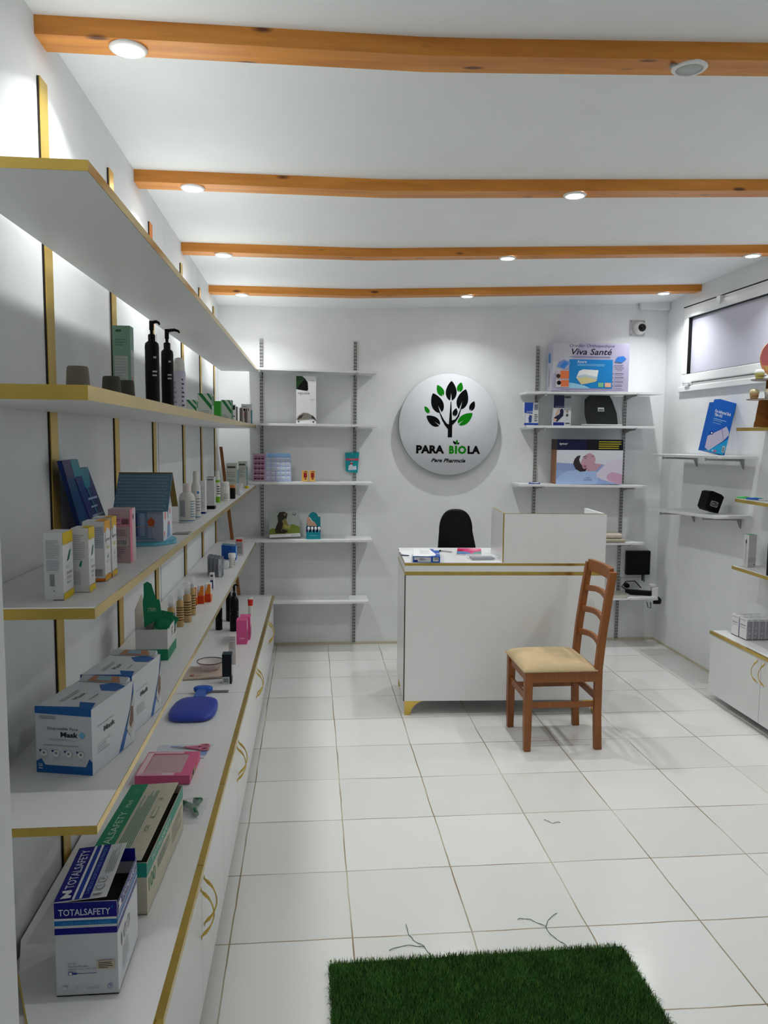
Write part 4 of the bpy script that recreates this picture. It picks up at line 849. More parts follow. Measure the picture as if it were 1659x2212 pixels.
F_ = faces(mb, w_, d, h, 0, d / 2, 0); F_['F'].draw([('r', 0, 0, 1, .36, gc)]); F_['R'].draw([('r', 0, 0, 1, .33, gc), ('p', [(.45, .55), (.62, .5), (.72, .95), (.55, .98)], P(225, 225, 225, .5)), ('p', [(.75, .55), (.92, .62), (.95, .95), (.85, .9)], black), ('l', .48, .6, .62, .9, 4, dgrey)]); mb.obj('carton', tb)
mb = MB(); q = [(0, h), (.10, h), (.155, h + .02), (.150, h + .055), (.10, h + .10), (.055, h + .085), (0, h + .07)]
mb.prism([(y, z) for y, z in q], -w_ / 2, -w_ / 2 + th, cin, 'X'); mb.obj('side_flap', tb)
mb = MB(); pts = [(-.030, h + .0), (.030, h + .035), (.022, h + .095), (.010, h + .098), (-.004, h + .150), (-.018, h + .158), (-.030, h + .150), (-.030, h + .110), (-.034, h + .09)]
mb.prism(pts, .035, .037, gc, 'Y'); FF = Face(mb, (-.03, .035, h), (.05, 0, 0), (0, 0, .1)); FF.draw([('t', 'STRIPS', .25, .55, .8, .68, P(190, 215, 180, .5))]); mb.obj('header_flap', tb)
for k in range(9):
    mb = MB(); a = R_.uniform(.15, .5); y0 = .012 + k * .016; T = Tr(R_.uniform(-.004, .018) + .0, y0, .05) @ Matrix.Rotation(a, 4, 'Y') @ Matrix.Rotation(-.2, 4, 'X')
    mb.box((-.022, 0, 0), (.020, .005, .075 + R_.uniform(0, .014)), gc, T); mb.box((-.020, -.0006, .004), (.018, 0, .050), P(205, 210, 205, .4), T); mb.box((-.012, -.001, .006), (-.006, -.0004, .045), P(50, 80, 70, .4), T); mb.obj('packet', tb)
amber = mat('amber_liquid_bottle', (.80, .66, .42), .12, alpha=.85)
for k, (x, y, r, h) in enumerate(((-.269, .975, .0150, .150), (-.256, 1.095, .0140, .152), (-.240, 1.175, .0165, .162), (-.238, 1.30, .0140, .163))):
    t = bottle('spray_bottle', ('clear spray bottle of amber liquid, %s behind the green packets' % ('first', 'second', 'third and widest', 'farthest')[k]), x, y, .8865,
           [('body', [(r * .9, 0), (r, .003), (r, h * .66), (r * .6, h * .72)], amber, {'add': [wrap(r, h * .18, h * .5, -170, 20, P(200, 170, 110, .5)), wraplines(r, h * .16, h * .55, -160, 0, 6, P(70, 50, 30, .5))]}),
            ('collar', [(r * .62, h * .70), (r * .62, h * .80)], P(190, 192, 195, .2, 'chrome_collar', metal=.9)), ('cap', [(r * .85, h * .74), (r * .85, h * .97), (r * .7, h), (.0001, h)], clear)], group='clear spray bottles of amber liquid')
for k in range(3):
    t = carton('tablet_box', 'orange, red and white carton, %s of the three standing in a row' % ('nearest', 'middle', 'rightmost')[k], -.262 + .027 * k, 1.496 + .035 * k, .884, .026, .05, .083, white,
        {'F': [('r', 0, 0, 1, .45, P(205, 60, 20, .5)), ('p', [(0, .45), (1, .45), (1, 1), (.55, 1), (.2, .75)], P(225, 130, 30, .5)), ('p', [(.3, 1), (.55, 1), (.2, .62), (.15, .75)], white)], 'R': [('r', 0, 0, 1, .4, P(230, 120, 30, .5)), ('lv', .4, .5, .7, .95, 2, red)]}, group='orange and red cartons')
carton('slim_carton', 'tiny white and purple carton behind the orange cartons', -.226, 1.859, .881, .021, .03, .084, white, {'F': [('r', .2, .1, .8, .6, P(60, 40, 110, .5)), ('r', .2, .8, .8, .92, dgrey)]})
for k in range(4):
    carton('slim_carton', 'slim silver-grey carton, %s of four standing together on the lowest left shelf' % ('leftmost', 'second from left', 'third from left', 'rightmost')[k], -.294 + .0225 * k, 2.30 - .025 * k, .8775, .019, .085, .104, P(168, 170, 178, .45, 'silver_card'),
        {'F': [('r', .1, .05, .9, .95, P(205, 206, 210, .5) if k == 3 else P(130, 133, 142, .5)), ('t', 'GEL', .3, .3, .7, .7, dgrey, {'rot': 1})], 'T': [('r', 0, 0, 1, 1, P(110, 114, 124, .5))], 'R': [('r', 0, 0, 1, 1, P(100, 104, 122, .5)), ('l', .2, .4, .8, .7, 3, lgrey)]}, group='slim silver-grey cartons')
for k in range(4):
    carton('blue_box', 'bright blue carton, %s of four standing close together on the lowest left shelf' % ('leftmost', 'second from left', 'third from left', 'rightmost')[k], -.283 + .024 * k, 2.90 - .02 * k, .8725, .022, .085, .087, P(20, 90, 180, .4, 'bright_blue_card'), {'R': [('r', 0, 0, 1, 1, P(120, 165, 215, .5)), ('p', [(.3, 0), (1, .0), (1, .9)], P(70, 130, 200, .5))], 'T': [('r', 0, 0, 1, 1, P(90, 130, 165, .5))]}, group='bright blue cartons')
bottle('jar', 'white screw-cap jar in front of the bright blue cartons', -.196, 2.565, .8755, [('body', [(.0165, 0), (.0175, .003), (.0175, .055), (.016, .059)], wp_, {'add': [wraplines(.0175, .012, .045, -50, -10, 3, dgrey)]}), ('lid', [(.0215, .058), (.0215, .080), (.020, .083), (.0001, .083)], white)], 'jar')
bottle('clear_cup', 'clear plastic cup beside the white screw-cap jar', -.225, 2.50, .8758, [('cup', [(.015, 0), (.019, .05), (.0185, .05), (.0145, .002), (.0001, .002)], clear)], 'cup')
carton('medicine_box', 'white and grey carton with red top near the far end of the lowest left shelf', -.197, 3.045, .8715, .048, .05, .112, P(205, 200, 198, .5), {'F': [('r', .1, .80, .9, .94, red), ('r', .1, .1, .9, .75, P(165, 160, 158, .5)), ('t', 'ROC', .3, .42, .8, .5, dgrey)], 'R': [('r', .2, 0, .8, 1, red), ('r', .35, 0, .7, 1, P(225, 200, 198, .5))]})

# --- worktop goods
tsb = P(18, 20, 130, .35, 'syringe_box_blue'); tsl = P(20, 110, 185, .35, 'syringe_box_light_blue'); tw = P(214, 216, 222, .45, 'syringe_box_white')
sy = thing('syringe_box', 'large blue and white syringe carton with open lid, nearest on the worktop', 'box', (-.206, -.437, .4725))
w_, d, h = .127, .186, .208; mb = MB(); th = .002; dark = P(30, 24, 20, .8, 'carton_inside_shade')
for a, b in (((-w_ / 2, 0, 0), (w_ / 2, th, h)), ((-w_ / 2, d - th, 0), (w_ / 2, d, h)), ((-w_ / 2, th, 0), (-w_ / 2 + th, d - th, h)), ((w_ / 2 - th, th, 0), (w_ / 2, d - th, h - .012)), ((-w_ / 2, 0, 0), (w_ / 2, d, th))): mb.box(a, b, tw)
mb.box((-w_ / 2 + .004, .004, h - .05), (w_ / 2 - .004, d - .004, h - .045), dark)  # dark sheet paints the shade inside the open carton
F_ = faces(mb, w_, d, h, 0, d / 2, 0)
F_['F'].draw([('r', 0, .665, 1, 1, tsb), ('r', 0, .762, 1, .835, white), ('r', 0, .768, 1, .829, P(225, 230, 235, .4)), ('r', 0, .745, 1, .826, white), ('r', 0, .758, 1, .812, tsl), ('r', 0, .735, 1, .742, white), ('r', 0, .665, 1, .735, tsb), ('r', 0, .735, 1, .745, white),
              ('r', 0, .825, 1, .835, white), ('t', 'TOTALSAFETY', .07, .865, .90, .935, P(215, 222, 240, .4), {'bold': .012}), ('c', .93, .945, .014, tsl), ('t', '3-PIECES DISPOSABLE SYRINGES', .09, .770, .90, .798, P(90, 170, 220, .4)),
              ('t', 'LOT N° :', .20, .345, .35, .365, dgrey, {'shear': .3}), ('t', 'Date fabr./Fab. date:', .20, .315, .52, .335, dgrey, {'shear': .3}), ('t', 'A utiliser avant le/Exp. date:', .20, .285, .66, .305, dgrey, {'shear': .3}),
              ('r', .66, .285, .95, .375, P(205, 192, 168, .5)), ('l', .69, .29, .92, .365, 4, P(70, 50, 40, .5)), ('r', .20, .235, .28, .268, P(60, 80, 150, .5)), ('r', .212, .240, .262, .262, white), ('p', [(.27, .240), (.33, .240), (.36, .250), (.33, .262), (.27, .262)], P(40, 70, 150, .5)), ('r', .35, .248, .66, .255, P(60, 80, 150, .5)),
              ('c', .14, .095, .045, lgrey), ('c', .14, .095, .036, tw), ('t', 'CE', .31, .09, .37, .115, grey), ('t', 'STERILE', .50, .085, .70, .105, grey), ('c', .87, .10, .038, P(80, 120, 180, .5)), ('c', .87, .10, .030, tw), ('p', [(.85, .09), (.86, .085), (.89, .11), (.88, .115)], P(80, 120, 180, .5)), ('r', .0, .035, 1, .039, lgrey)])
F_['R'].draw([('r', 0, .665, 1, .965, tsb), ('r', 0, .735, 1, .745, white), ('r', 0, .758, 1, .812, tsl), ('r', 0, .745, 1, .757, white), ('r', 0, .825, 1, .835, white), ('t', 'TOTALSAFETY', .24, .862, .98, .935, P(215, 222, 240, .4), {'bold': .012}), ('p', [(.04, .86), (.20, .86), (.20, .88), (.14, .89), (.17, .92), (.16, .945), (.04, .945), (.05, .925), (.10, .92)], white), ('t', '3-PIECES DISPOSABLE SYRINGES', .3, .68, .98, .71, P(150, 180, 225, .4)),
              ('t', '100', .16, .42, .60, .56, P(175, 178, 186, .5)), ('t', '100', .175, .43, .59, .55, tw), ('l', .2, .12, .5, .36, 8, P(188, 190, 196, .5))])
mb.obj('carton', sy)
mb = MB(); q = [Vector(p) for p in ((-w_ / 2, -.001, h + .002), (w_ / 2 - .020, -.001, h + .012), (w_ / 2 - .020, d * .99, h + .028), (-w_ / 2, d * .99, h + .018))]
mb.mesh(q + [p - Vector((0, 0, .002)) for p in q], [(0, 1, 2, 3), (7, 6, 5, 4), (0, 4, 5, 1), (1, 5, 6, 2), (2, 6, 7, 3), (3, 7, 4, 0)], tw)
class Q4(Face):
    def __init__(s, mb, q): s.mb = mb; s.q = q; s.k = 0; s.u = q[1] - q[0]; s.v = q[3] - q[0]
    def pt(s, u, v): q = s.q; return (q[0] * (1 - u) + q[1] * u) * (1 - v) + (q[3] * (1 - u) + q[2] * u) * v + Vector((0, -.0002, .0005 + .0003 * s.k))
lidF = Q4(mb, q); lidF.draw([('r', 0, 0, .68, 1, tsb), ('r', .34, 0, .39, 1, white), ('r', .39, 0, .48, 1, P(20, 60, 165, .35)), ('r', .48, 0, .53, 1, white), ('t', 'TOTALSAFETY', .10, .20, .28, .93, P(215, 222, 240, .4), {'rot': 1, 'bold': .012}), ('p', [(.10, .03), (.30, .03), (.30, .07), (.22, .09), (.28, .13), (.26, .17), (.08, .17), (.1, .13), (.18, .12)], white), ('t', '3-PIECES DISPOSABLE SYRINGES', .57, .06, .64, .94, P(110, 150, 220, .4), {'rot': 1}),
                    ('t', '100', .72, .03, .90, .36, P(130, 132, 140, .5), {'rot': 1}), ('t', '100', .735, .045, .885, .35, tw, {'rot': 1}), ('lv', .78, .42, .96, .85, 4, grey), ('t', '3 ml', .86, .84, .93, .95, grey, {'rot': 1})]); mb.obj('lid', sy)
mb = MB(); mb.box((w_ / 2 - .045, d - .012, h - .012), (w_ / 2, d - .009, h + .018), tsb); mb.obj('end_flap', sy)
gt = P(10, 130, 90, .4, 'syringe_box_green'); gb = thing('syringe_box', 'long green and beige syringe carton lying behind the blue one', 'box', (-.214, -.157, .4705), math.radians(-2.5))
w_, d, h = .150, .43, .135; mb = MB()
for a, b in (((-w_ / 2, 0, 0), (w_ / 2, th, h)), ((-w_ / 2, d - th, 0), (w_ / 2, d, h)), ((-w_ / 2, th, 0), (-w_ / 2 + th, d - th, h)), ((w_ / 2 - th, th, 0), (w_ / 2, d - th, h - .004)), ((-w_ / 2, 0, 0), (w_ / 2, d, th))): mb.box(a, b, kraft)
mb.box((-w_ / 2 + .004, .004, h - .03), (w_ / 2 - .004, d - .004, h - .025), dark)  # again a dark sheet as painted shade under the lid
F_ = faces(mb, w_, d, h, 0, d / 2, 0); F_['R'].draw([('r', 0, .72, 1, .97, P(20, 140, 125, .4)), ('t', 'TOTALSAFETY', .12, .79, .62, .90, P(200, 215, 205, .4)), ('t', '100', .04, .36, .20, .64, P(60, 140, 100, .4)), ('l', .25, .4, .6, .62, 5, P(140, 160, 140, .5)), ('l', .65, .2, .95, .6, 6, P(180, 178, 165, .5))]); F_['F'].draw([('r', 0, .72, 1, 1, P(20, 140, 125, .4))]); mb.obj('carton', gb)
mb = MB(); q = [Vector(p) for p in ((-w_ / 2, 0, h + .001), (w_ / 2 - .012, .0, h + .008), (w_ / 2 - .012, d, h + .008), (-w_ / 2, d, h + .001))]
mb.mesh(q + [p - Vector((0, 0, .002)) for p in q], [(0, 1, 2, 3), (7, 6, 5, 4), (0, 4, 5, 1), (1, 5, 6, 2), (2, 6, 7, 3), (3, 7, 4, 0)], kraft)
Q4(mb, q).draw([('r', 0, 0, .36, 1, gt), ('t', 'TOTALSAFETY', .12, .02, .26, .60, P(190, 215, 190, .4), {'rot': 1}), ('t', 'Medi', .14, .66, .24, .76, P(190, 215, 190, .4), {'rot': 1}), ('t', 'CE', .14, .86, .22, .92, P(110, 180, 140, .4), {'rot': 1}), ('lv', .42, .12, .70, .88, 7, P(90, 150, 120, .5)), ('r', .78, .50, .86, .64, P(130, 165, 140, .5)), ('r', .79, .51, .85, .63, kraft), ('t', 'CE', .78, .32, .86, .40, P(90, 120, 100, .5), {'rot': 1}), ('c', .82, .76, .03, P(150, 170, 150, .5))])
mb.obj('lid', gb)
# crumpled clear bags
def crumple(name, lb, x, y, z, sx, sy, h, m, seed, cat='plastic bag', inner=None):
    rr = random.Random(seed); t = thing(name, lb, cat, (x, y, z)); mb = MB(); n = 9; vs = []; fs = []
    for i in range(n + 1):
        for j in range(n + 1):
            u, v = 2 * i / n - 1, 2 * j / n - 1; e = max(0, (1 - u * u) * (1 - v * v)); vs.append((u * sx + rr.uniform(-.004, .004), v * sy + rr.uniform(-.004, .004), .0012 + h * e ** .6 * rr.uniform(.6, 1.1)))
    for i in range(n):
        for j in range(n): a = i * (n + 1) + j; fs.append((a, a + n + 1, a + n + 2, a + 1))
    mb.mesh(vs, fs, m, True); mb.obj('film', t)
    if inner: inner(t)
    return t
def inn(t):
    mb = MB(); mb.tube([(-.035, .03, .014), (0, .0, .016), (.02, -.045, .012)], [.010, .011, .009], P(15, 100, 60, .4, 'bag_green'), 10); mb.tube([(.0, .045, .014), (.02, .04, .016), (.012, .02, .014)], [.009, .010, .008], P(15, 100, 60, .4, 'bag_green'), 10); mb.obj('green_tubing', t)
crumple('plastic_bag', 'clear bag with green tubing beside the green syringe carton', -.112, .385, .4640, .040, .085, .030, bagm, 3, inner=inn)
crumple('plastic_bag', 'flat crumpled clear bag between the green carton and the pink gift box', -.235, .46, .4635, .10, .085, .018, bagm, 5)
# pink gift box with window
pk = thing('gift_box', 'pink gift box with clear window lying on the worktop', 'gift box', (-.236, .685, .4648), math.radians(-2)); pw, pd, ph = .185, .205, .031
pcol = P(214, 96, 140, .45, 'gift_pink')
mb = MB(); mb.box((-pw / 2, -pd / 2, 0), (pw / 2, pd / 2, ph - .003), pcol); F_ = faces(mb, pw, pd, ph); F_['R'].draw([('p', [(.1, .2), (.35, .7), (.5, .8), (.45, .3)], lime), ('c', .3, .5, .05, black), ('r', .55, .5, .7, .8, red)]); mb.obj('tray', pk, bevel=.002)
mb = MB(); ring_pts = None
t_ = .024
for a, b in (((-pw / 2, -pd / 2), (pw / 2, -pd / 2 + t_)), ((-pw / 2, pd / 2 - t_), (pw / 2, pd / 2)), ((-pw / 2, -pd / 2 + t_), (-pw / 2 + t_, pd / 2 - t_)), ((pw / 2 - t_ - .01, -pd / 2 + t_), (pw / 2, pd / 2 - t_))): mb.box((a[0], a[1], ph - .003), (b[0], b[1], ph), pcol)
Face(mb, (-pw / 2, -pd / 2, ph), (pw, 0, 0), (0, pd, 0)).draw([('r', .02, .02, .70, .11, P(225, 190, 200, .5)), ('r', .02, .11, .12, .95, P(228, 200, 205, .5)), ('r', .12, .9, .7, .98, P(225, 180, 195, .5)), ('l', .1, .05, .5, .09, 1, P(200, 80, 110, .5))]); mb.obj('lid_frame', pk)
mb = MB(); mb.box((-pw / 2 + t_, -pd / 2 + t_, ph - .0025), (pw / 2 - t_ - .01, pd / 2 - t_, ph - .001), P(196, 160, 168, .3, 'gift_window')); mb.obj('window', pk)
sc = thing('scissors_pack', 'pink scissors on a blue and white backing card behind the gift box', 'scissors', (-.205, .885, .4620), 0)
mb = MB(); mb.mesh([(-.11, -.07, 0), (.075, -.085, 0), (.095, .045, 0), (-.11, .05, 0), (-.11, -.07, .001), (.075, -.085, .001), (.095, .045, .001), (-.11, .05, .001)], [(3, 2, 1, 0), (4, 5, 6, 7), (0, 1, 5, 4), (1, 2, 6, 5), (2, 3, 7, 6), (3, 0, 4, 7)], P(200, 205, 215, .4, 'pack_card'))
Face(mb, (-.10, -.06, .001), (.18, 0, 0), (0, .1, 0)).draw([('p', [(.85, 0), (1, 0), (1, .98), (.92, .98)], P(130, 155, 195, .5)), ('r', .2, .80, .40, .92, P(120, 150, 200, .5)), ('r', .6, .8, .8, .92, P(140, 170, 210, .5)), ('r', .05, .3, .2, .42, dgrey), ('p', [(.1, .1), (.2, .2), (.15, .28)], P(200, 120, 130, .5))]); mb.obj('backing_card', sc)
mb = MB()
for s_ in (-1, 1):
    mb.tube([(.065 + .018 * math.cos(a), .005 + s_ * .016 + .011 * math.sin(a), .006) for a in [2 * PI * k / 16 for k in range(17)]], .0035, P(220, 130, 155, .35, 'scissor_pink'), 8); mb.tube([(.047, .005 + s_ * .014, .006), (.0, .008, .006), (-.01, .010, .006)], .004, P(220, 130, 155, .35, 'scissor_pink'))
mb.obj('handles', sc)
mb = MB(); mb.prism([(0, .004), (0, .014), (-.045, .012), (-.05, .009)], .005, .007, steel); mb.obj('blades', sc)
# blue hot water bottle in a clear bag
hw = thing('hot_water_bottle', 'blue hot water bottle in a clear bag lying on the worktop', 'hot water bottle', (-.238, 1.345, .4580), math.radians(-1))
hbm = P(8, 46, 165, .38, 'hot_bottle_blue'); mb = MB(); n = 26; vs = []; fs = []
def sq(a, p): return (abs(math.cos(a)) ** p) * (1 if math.cos(a) > 0 else -1), (abs(math.sin(a)) ** p) * (1 if math.sin(a) > 0 else -1)
for zz, k in ((.001, .93), (.008, 1.0), (.018, .985), (.024, .90), (.027, .7), (.028, .35)):
    for q in range(n):
        cx, cy = sq(2 * PI * q / n, .55); taper = 1 - .10 * max(0, cy); vs.append((cx * .100 * k * taper, cy * .140 * k - .035, zz))
for i in range(5):
    for q in range(n): fs.append((i * n + q, i * n + (q + 1) % n, (i + 1) * n + (q + 1) % n, (i + 1) * n + q))
fs += [tuple(range(n))[::-1], tuple(5 * n + q for q in range(n))]; mb.mesh(vs, fs, hbm, True); mb.obj('body', hw)
nb = P(10, 85, 185, .3, 'hot_bottle_neck_blue')
mb = MB(); mb.prism([(-.020, .085), (.020, .085), (.018, .20), (-.018, .20)], .006, .026, nb); mb.lathe([(.040, 0), (.044, .004), (.044, .018), (.038, .022), (.0001, .022)], nb, 28, (0, .218, .006), sx=1, sy=.62); mb.obj('neck', hw, bevel=.003)
mb = MB(); n = 12; vs = []; fs = []; rr = random.Random(9)
for i in range(n + 1):
    for j in range(n + 1):
        u, v = 2 * i / n - 1, 2 * j / n - 1; e = max(0, (1 - u ** 6) * (1 - v ** 6)); vs.append((u * .118, v * .215 + .005, .001 + .0305 * e + rr.uniform(0, .002)))
for i in range(n):
    for j in range(n): a = i * (n + 1) + j; fs.append((a, a + n + 1, a + n + 2, a + 1))
mb.mesh(vs, fs, mat('thin_bag_film', (.9, .92, .95), .12, alpha=.035, bump=.6, scale=25), True); mb.obj('bag_film', hw)
mb = MB(); mb.box((.01, .218, .001), (.115, .236, .004), P(120, 112, 112, .5, 'bag_strip')); mb.obj('bag_seal', hw)
# bowl on a paper envelope
pe = thing('paper_envelope', 'beige paper packet lying under the glass bowl on the worktop', 'packet', (-.262, 1.87, .4555), math.radians(2))
mb = MB(); mb.mesh([(-.10, -.11, .0), (.10, -.09, .0), (.10, .11, 0), (-.09, .11, 0), (-.10, -.11, .006), (.10, -.09, .010), (.10, .11, .004), (-.09, .11, .003)], [(3, 2, 1, 0), (4, 5, 6, 7), (0, 1, 5, 4), (1, 2, 6, 5), (2, 3, 7, 6), (3, 0, 4, 7)], P(190, 172, 158, .6, 'paper_beige'))
mb.obj('packet', pe); mb = MB(); mb.box((-.07, -.07, .0106), (-.05, -.045, .0112), P(190, 130, 120, .6)); mb.box((-.04, -.075, .0106), (-.01, -.07, .0112), P(150, 120, 110, .6)); mb.obj('print', pe)
bw_ = thing('glass_bowl', 'round clear pinkish bowl with dark rim on the beige paper packet', 'bowl', (-.245, 1.92, .4670))
gl = mat('pink_glass', (.86, .80, .80), .10, alpha=.45); mb = MB(); mb.lathe([(.045, 0), (.058, .022), (.068, .036), (.066, .036), (.056, .022), (.043, .003), (.0001, .003)], gl, 40); mb.obj('bowl', bw_)
mb = MB(); mb.tube([(.067 * math.cos(2 * PI * k / 40), .067 * math.sin(2 * PI * k / 40), .036) for k in range(41)], .0022, P(70, 45, 50, .3, 'bowl_rim'), 8, cap=False); mb.obj('rim', bw_)
carton('skincare_box', 'dark green-black carton with barcode standing beside the glass bowl', -.139, 1.692, .4545, .044, .055, .144, P(6, 14, 22, .35, 'petrol_black_card'), {'F': [('r', 0, 0, .8, .24, P(200, 205, 208, .5)), ('b', .12, .05, .7, .20, dgrey)], 'R': [('r', 0, 0, 1, 1, P(10, 50, 60, .4)), ('r', .1, .25, .7, .62, P(215, 210, 212, .5)), ('r', .4, .78, .9, .83, P(120, 180, 190, .5))], 'T': [('r', 0, 0, 1, 1, P(10, 48, 58, .4))]})
carton('skincare_box', 'tall pale pink-white carton just behind the dark green-black one', -.1455, 2.022, .4515, .036, .045, .152, P(208, 200, 200, .5, 'pale_pink_card'), {'F': [('l', .12, .55, .85, .8, 7, grey), ('r', .1, .86, .85, .89, grey), ('l', .2, .92, .7, .97, 1, grey)]})
for x, y, h, lb in ((-.132, 2.434, .140, 'bright pink carton, the nearer of the pair on the worktop'), (-.121, 2.53, .137, 'bright pink carton, the farther of the pair on the worktop')):
    carton('pink_carton', lb, x, y, .4483, .060, .075, h, pink, {'F': [('r', .25, .22, .8, .27, P(235, 160, 190, .5))], 'R': [('r', .15, .6, .6, .95, P(230, 205, 215, .5)), ('r', .0, .1, 1, .5, P(150, 50, 100, .5))]}, group='bright pink cartons')
for x, y, r, hb, h, lb in ((-.303, 2.80, .0215, .150, .190, 'short black bottle, leftmost of the three black bottles on the worktop'), (-.205, 2.765, .0275, .215, .290, 'big black pump bottle on the worktop, nearest of the three'), (-.262, 3.03, .0225, .17, .232, 'black bottle in the middle, farthest of the three on the worktop')):
    t = bottle('black_bottle', lb, x, y, .4450, [('body', [(r * .92, 0), (r, .004), (r, hb * .88), (r * .75, hb * .96), (r * .42, hb)], black, {'add': [wraplines(r, hb * .3, hb * .75, -150, -135, 5, grey), wraplines(r, hb * .45, hb * .6, -40, -15, 3, grey)]})], group='black bottles on the worktop')
    pump(hb - .002, h, r * .42, black, t, .8)
bottle('cream_tube', 'small red and white tube standing near the far end of the worktop', -.141, 3.208, .4425, [('tube', [(.014, 0), (.0145, .02), (.016, .095), (.0175, .120), (.0001, .1205)], wp_, {'sy': .6, 'add': []}), ('red_print', [(.0160, .062), (.0180, .105)], red, {'sy': .62})], 'tube')
# leaning plank in the corner
mb = MB(); mb.mesh([(-.408, 3.84, 1.56), (-.386, 3.84, 1.56), (-.386, 3.86, 1.56), (-.408, 3.86, 1.56), (-.286, 3.84, .445), (-.262, 3.84, .445), (-.262, 3.86, .445), (-.286, 3.86, .445)], [(0, 1, 2, 3), (7, 6, 5, 4), (4, 5, 1, 0), (5, 6, 2, 1), (6, 7, 3, 2), (7, 4, 0, 3)], plankw)
tag(mb.obj('wooden_plank'), 'narrow brown wooden plank leaning in the back left corner behind the shelf ends', 'plank')

# ------------------------------------------------------------------ back wall goods, left of the sign
dyegreen = P(20, 60, 25, .4, 'leaf_dark_green')
carton('hair_dye_box', 'tall white carton with black leaf on the second shelf left of the sign', .231, 3.83, 1.7360, .147, .09, .348, P(226, 227, 228, .45, 'tall_white_card'),
    {'F': [('p', [(.0, .72), (.12, .74), (.35, .70), (.55, .69), (.60, .72), (.58, .86), (.45, .95), (.28, 1), (.0, 1)], dyegreen), ('p', [(.05, .72), (.35, .70), (.55, .69), (.60, .72), (.57, .88), (.42, .93), (.2, .84)], black), ('t', 'MELISSE', .08, .62, .68, .655, dgrey), ('l', .15, .595, .35, .61, 1, grey), ('t', 'SHAMPOO', .70, .50, .92, .52, grey), ('l', .75, .46, .9, .49, 2, lgrey), ('l', .7, .9, .9, .92, 1, lgrey),
           ('p', [(0, .08), (.12, .17), (.35, .23), (.6, .22), (.85, .16), (1, .08), (1, .05), (.85, .10), (.6, .09), (.3, .08), (.1, .07)], P(130, 124, 118, .5)), ('p', [(.06, .08), (.15, .15), (.4, .20), (.25, .12)], P(50, 45, 40, .5)), ('p', [(.75, .12), (.98, .08), (.95, .12), (.8, .18)], P(50, 45, 40, .5)), ('c', .12, .04, .04, dgrey), ('c', .86, .035, .045, dgrey)]})
lb_ = thing('lash_display_card', 'pink and blue display board of small pairs on the third shelf left of the sign', 'display board', (-.026, 3.84, 1.3060), 0)
mb = MB(); mb.mesh([(-.143, 0, 0), (.145, .0, 0), (.145, .012, 0), (-.143, .012, 0), (-.140, .045, .205), (.140, .045, .205), (.140, .057, .205), (-.140, .057, .205)], [(3, 2, 1, 0), (4, 5, 6, 7), (0, 1, 5, 4), (1, 2, 6, 5), (2, 3, 7, 6), (3, 0, 4, 7)], P(170, 185, 220, .3, 'board_blue'))
bq = Q4(mb, [Vector(p) for p in ((-.143, -.001, 0), (.145, -.001, 0), (.140, .044, .205), (-.140, .044, .205))]); bq.pt = lambda u, v, s=bq: (s.q[0] * (1 - u) + s.q[1] * u) * (1 - v) + (s.q[3] * (1 - u) + s.q[2] * u) * v + Vector((0, -.0006 - .0003 * s.k, 0))
bq.draw([('r', 0, 0, .34, 1, P(178, 150, 178, .3)), ('r', .34, .0, .6, .4, P(176, 168, 205, .3)), ('r', .4, .88, 1, 1, P(130, 178, 228, .3))])
for j in range(5):
    for i in range(3): bq.k = 6; bq.draw([('p', [(.045 + .09 * i, .06 + .18 * j), (.115 + .09 * i, .06 + .18 * j), (.12 + .09 * i, .14 + .18 * j), (.08 + .09 * i, .12 + .18 * j), (.04 + .09 * i, .14 + .18 * j)], P(95, 30, 50, .4)), ('r', .045 + .09 * i, .155 + .18 * j, .115 + .09 * i, .185 + .18 * j, P(130, 60, 80, .4))])
for j in range(5):
    for i in range(5): bq.k = 6; u = .37 + .128 * i; v = .06 + .17 * j; bq.draw([('r', u, v, u + .085, v + .11, P(196, 204, 215, .4)), ('p', [(u, v + .03), (u + .085, v + .03), (u + .06, v + .055), (u + .025, v + .055)], grey)])
mb.obj('board', lb_)
for x, n_ in ((.2205, 'left'), (.2745, 'right')):
    carton('small_box', 'tiny orange carton with dark berry print, %s one of the pair' % n_, x, 3.83, 1.3065, .044, .03, .080, P(228, 175, 90, .5, 'pale_orange_card'), {'F': [('r', .3, .35, .85, .8, P(150, 30, 30, .5)), ('c', .6, .25, .14, P(90, 45, 20, .5)), ('r', .4, .88, .9, .95, P(100, 50, 30, .5))]}, group='tiny orange cartons')
pc = thing('foil_pouch', 'teal foil pouch hanging on the rail left of the sign', 'pouch', (.583, BY - .030, 1.365)); mb = MB()
mb.prism([(-.048, .012), (.040, .0), (.052, .158), (-.052, .152)][::1], -.008, 0, P(20, 150, 160, .25, 'pouch_teal'), 'Y')
Face(mb, (-.05, -.008, 0), (.1, 0, 0), (0, 0, .158)).draw([('r', .02, .60, 1, .70, P(200, 60, 90, .4)), ('c', .45, .48, .07, white), ('c', .45, .43, .1, P(170, 40, 60, .4)), ('p', [(.2, .12), (.85, .15), (.8, .35), (.6, .3), (.45, .42), (.25, .35)], P(205, 215, 225, .3)), ('t', 'Mask', .3, .64, .7, .68, white), ('c', .5, .94, .03, white)]); mb.obj('pouch', pc, bevel=.002)
px = thing('picture_box', 'grey-green flat carton with a seated figure photo leaning on the wall', 'box', (.072, 3.87, .8770), math.radians(3))
T = Matrix.Rotation(math.radians(-14), 4, 'X') @ Matrix.Rotation(math.radians(-2.5), 4, 'Y'); mb = MB(); mb.box((-.115, 0, .006), (.115, .028, .205), P(160, 168, 162, .4, 'photo_card'), T)
class QT(Face):
    def pt(s, u, v): return T @ (s.o + s.u * u + s.v * v + s.n * (.0005 + .0003 * s.k))
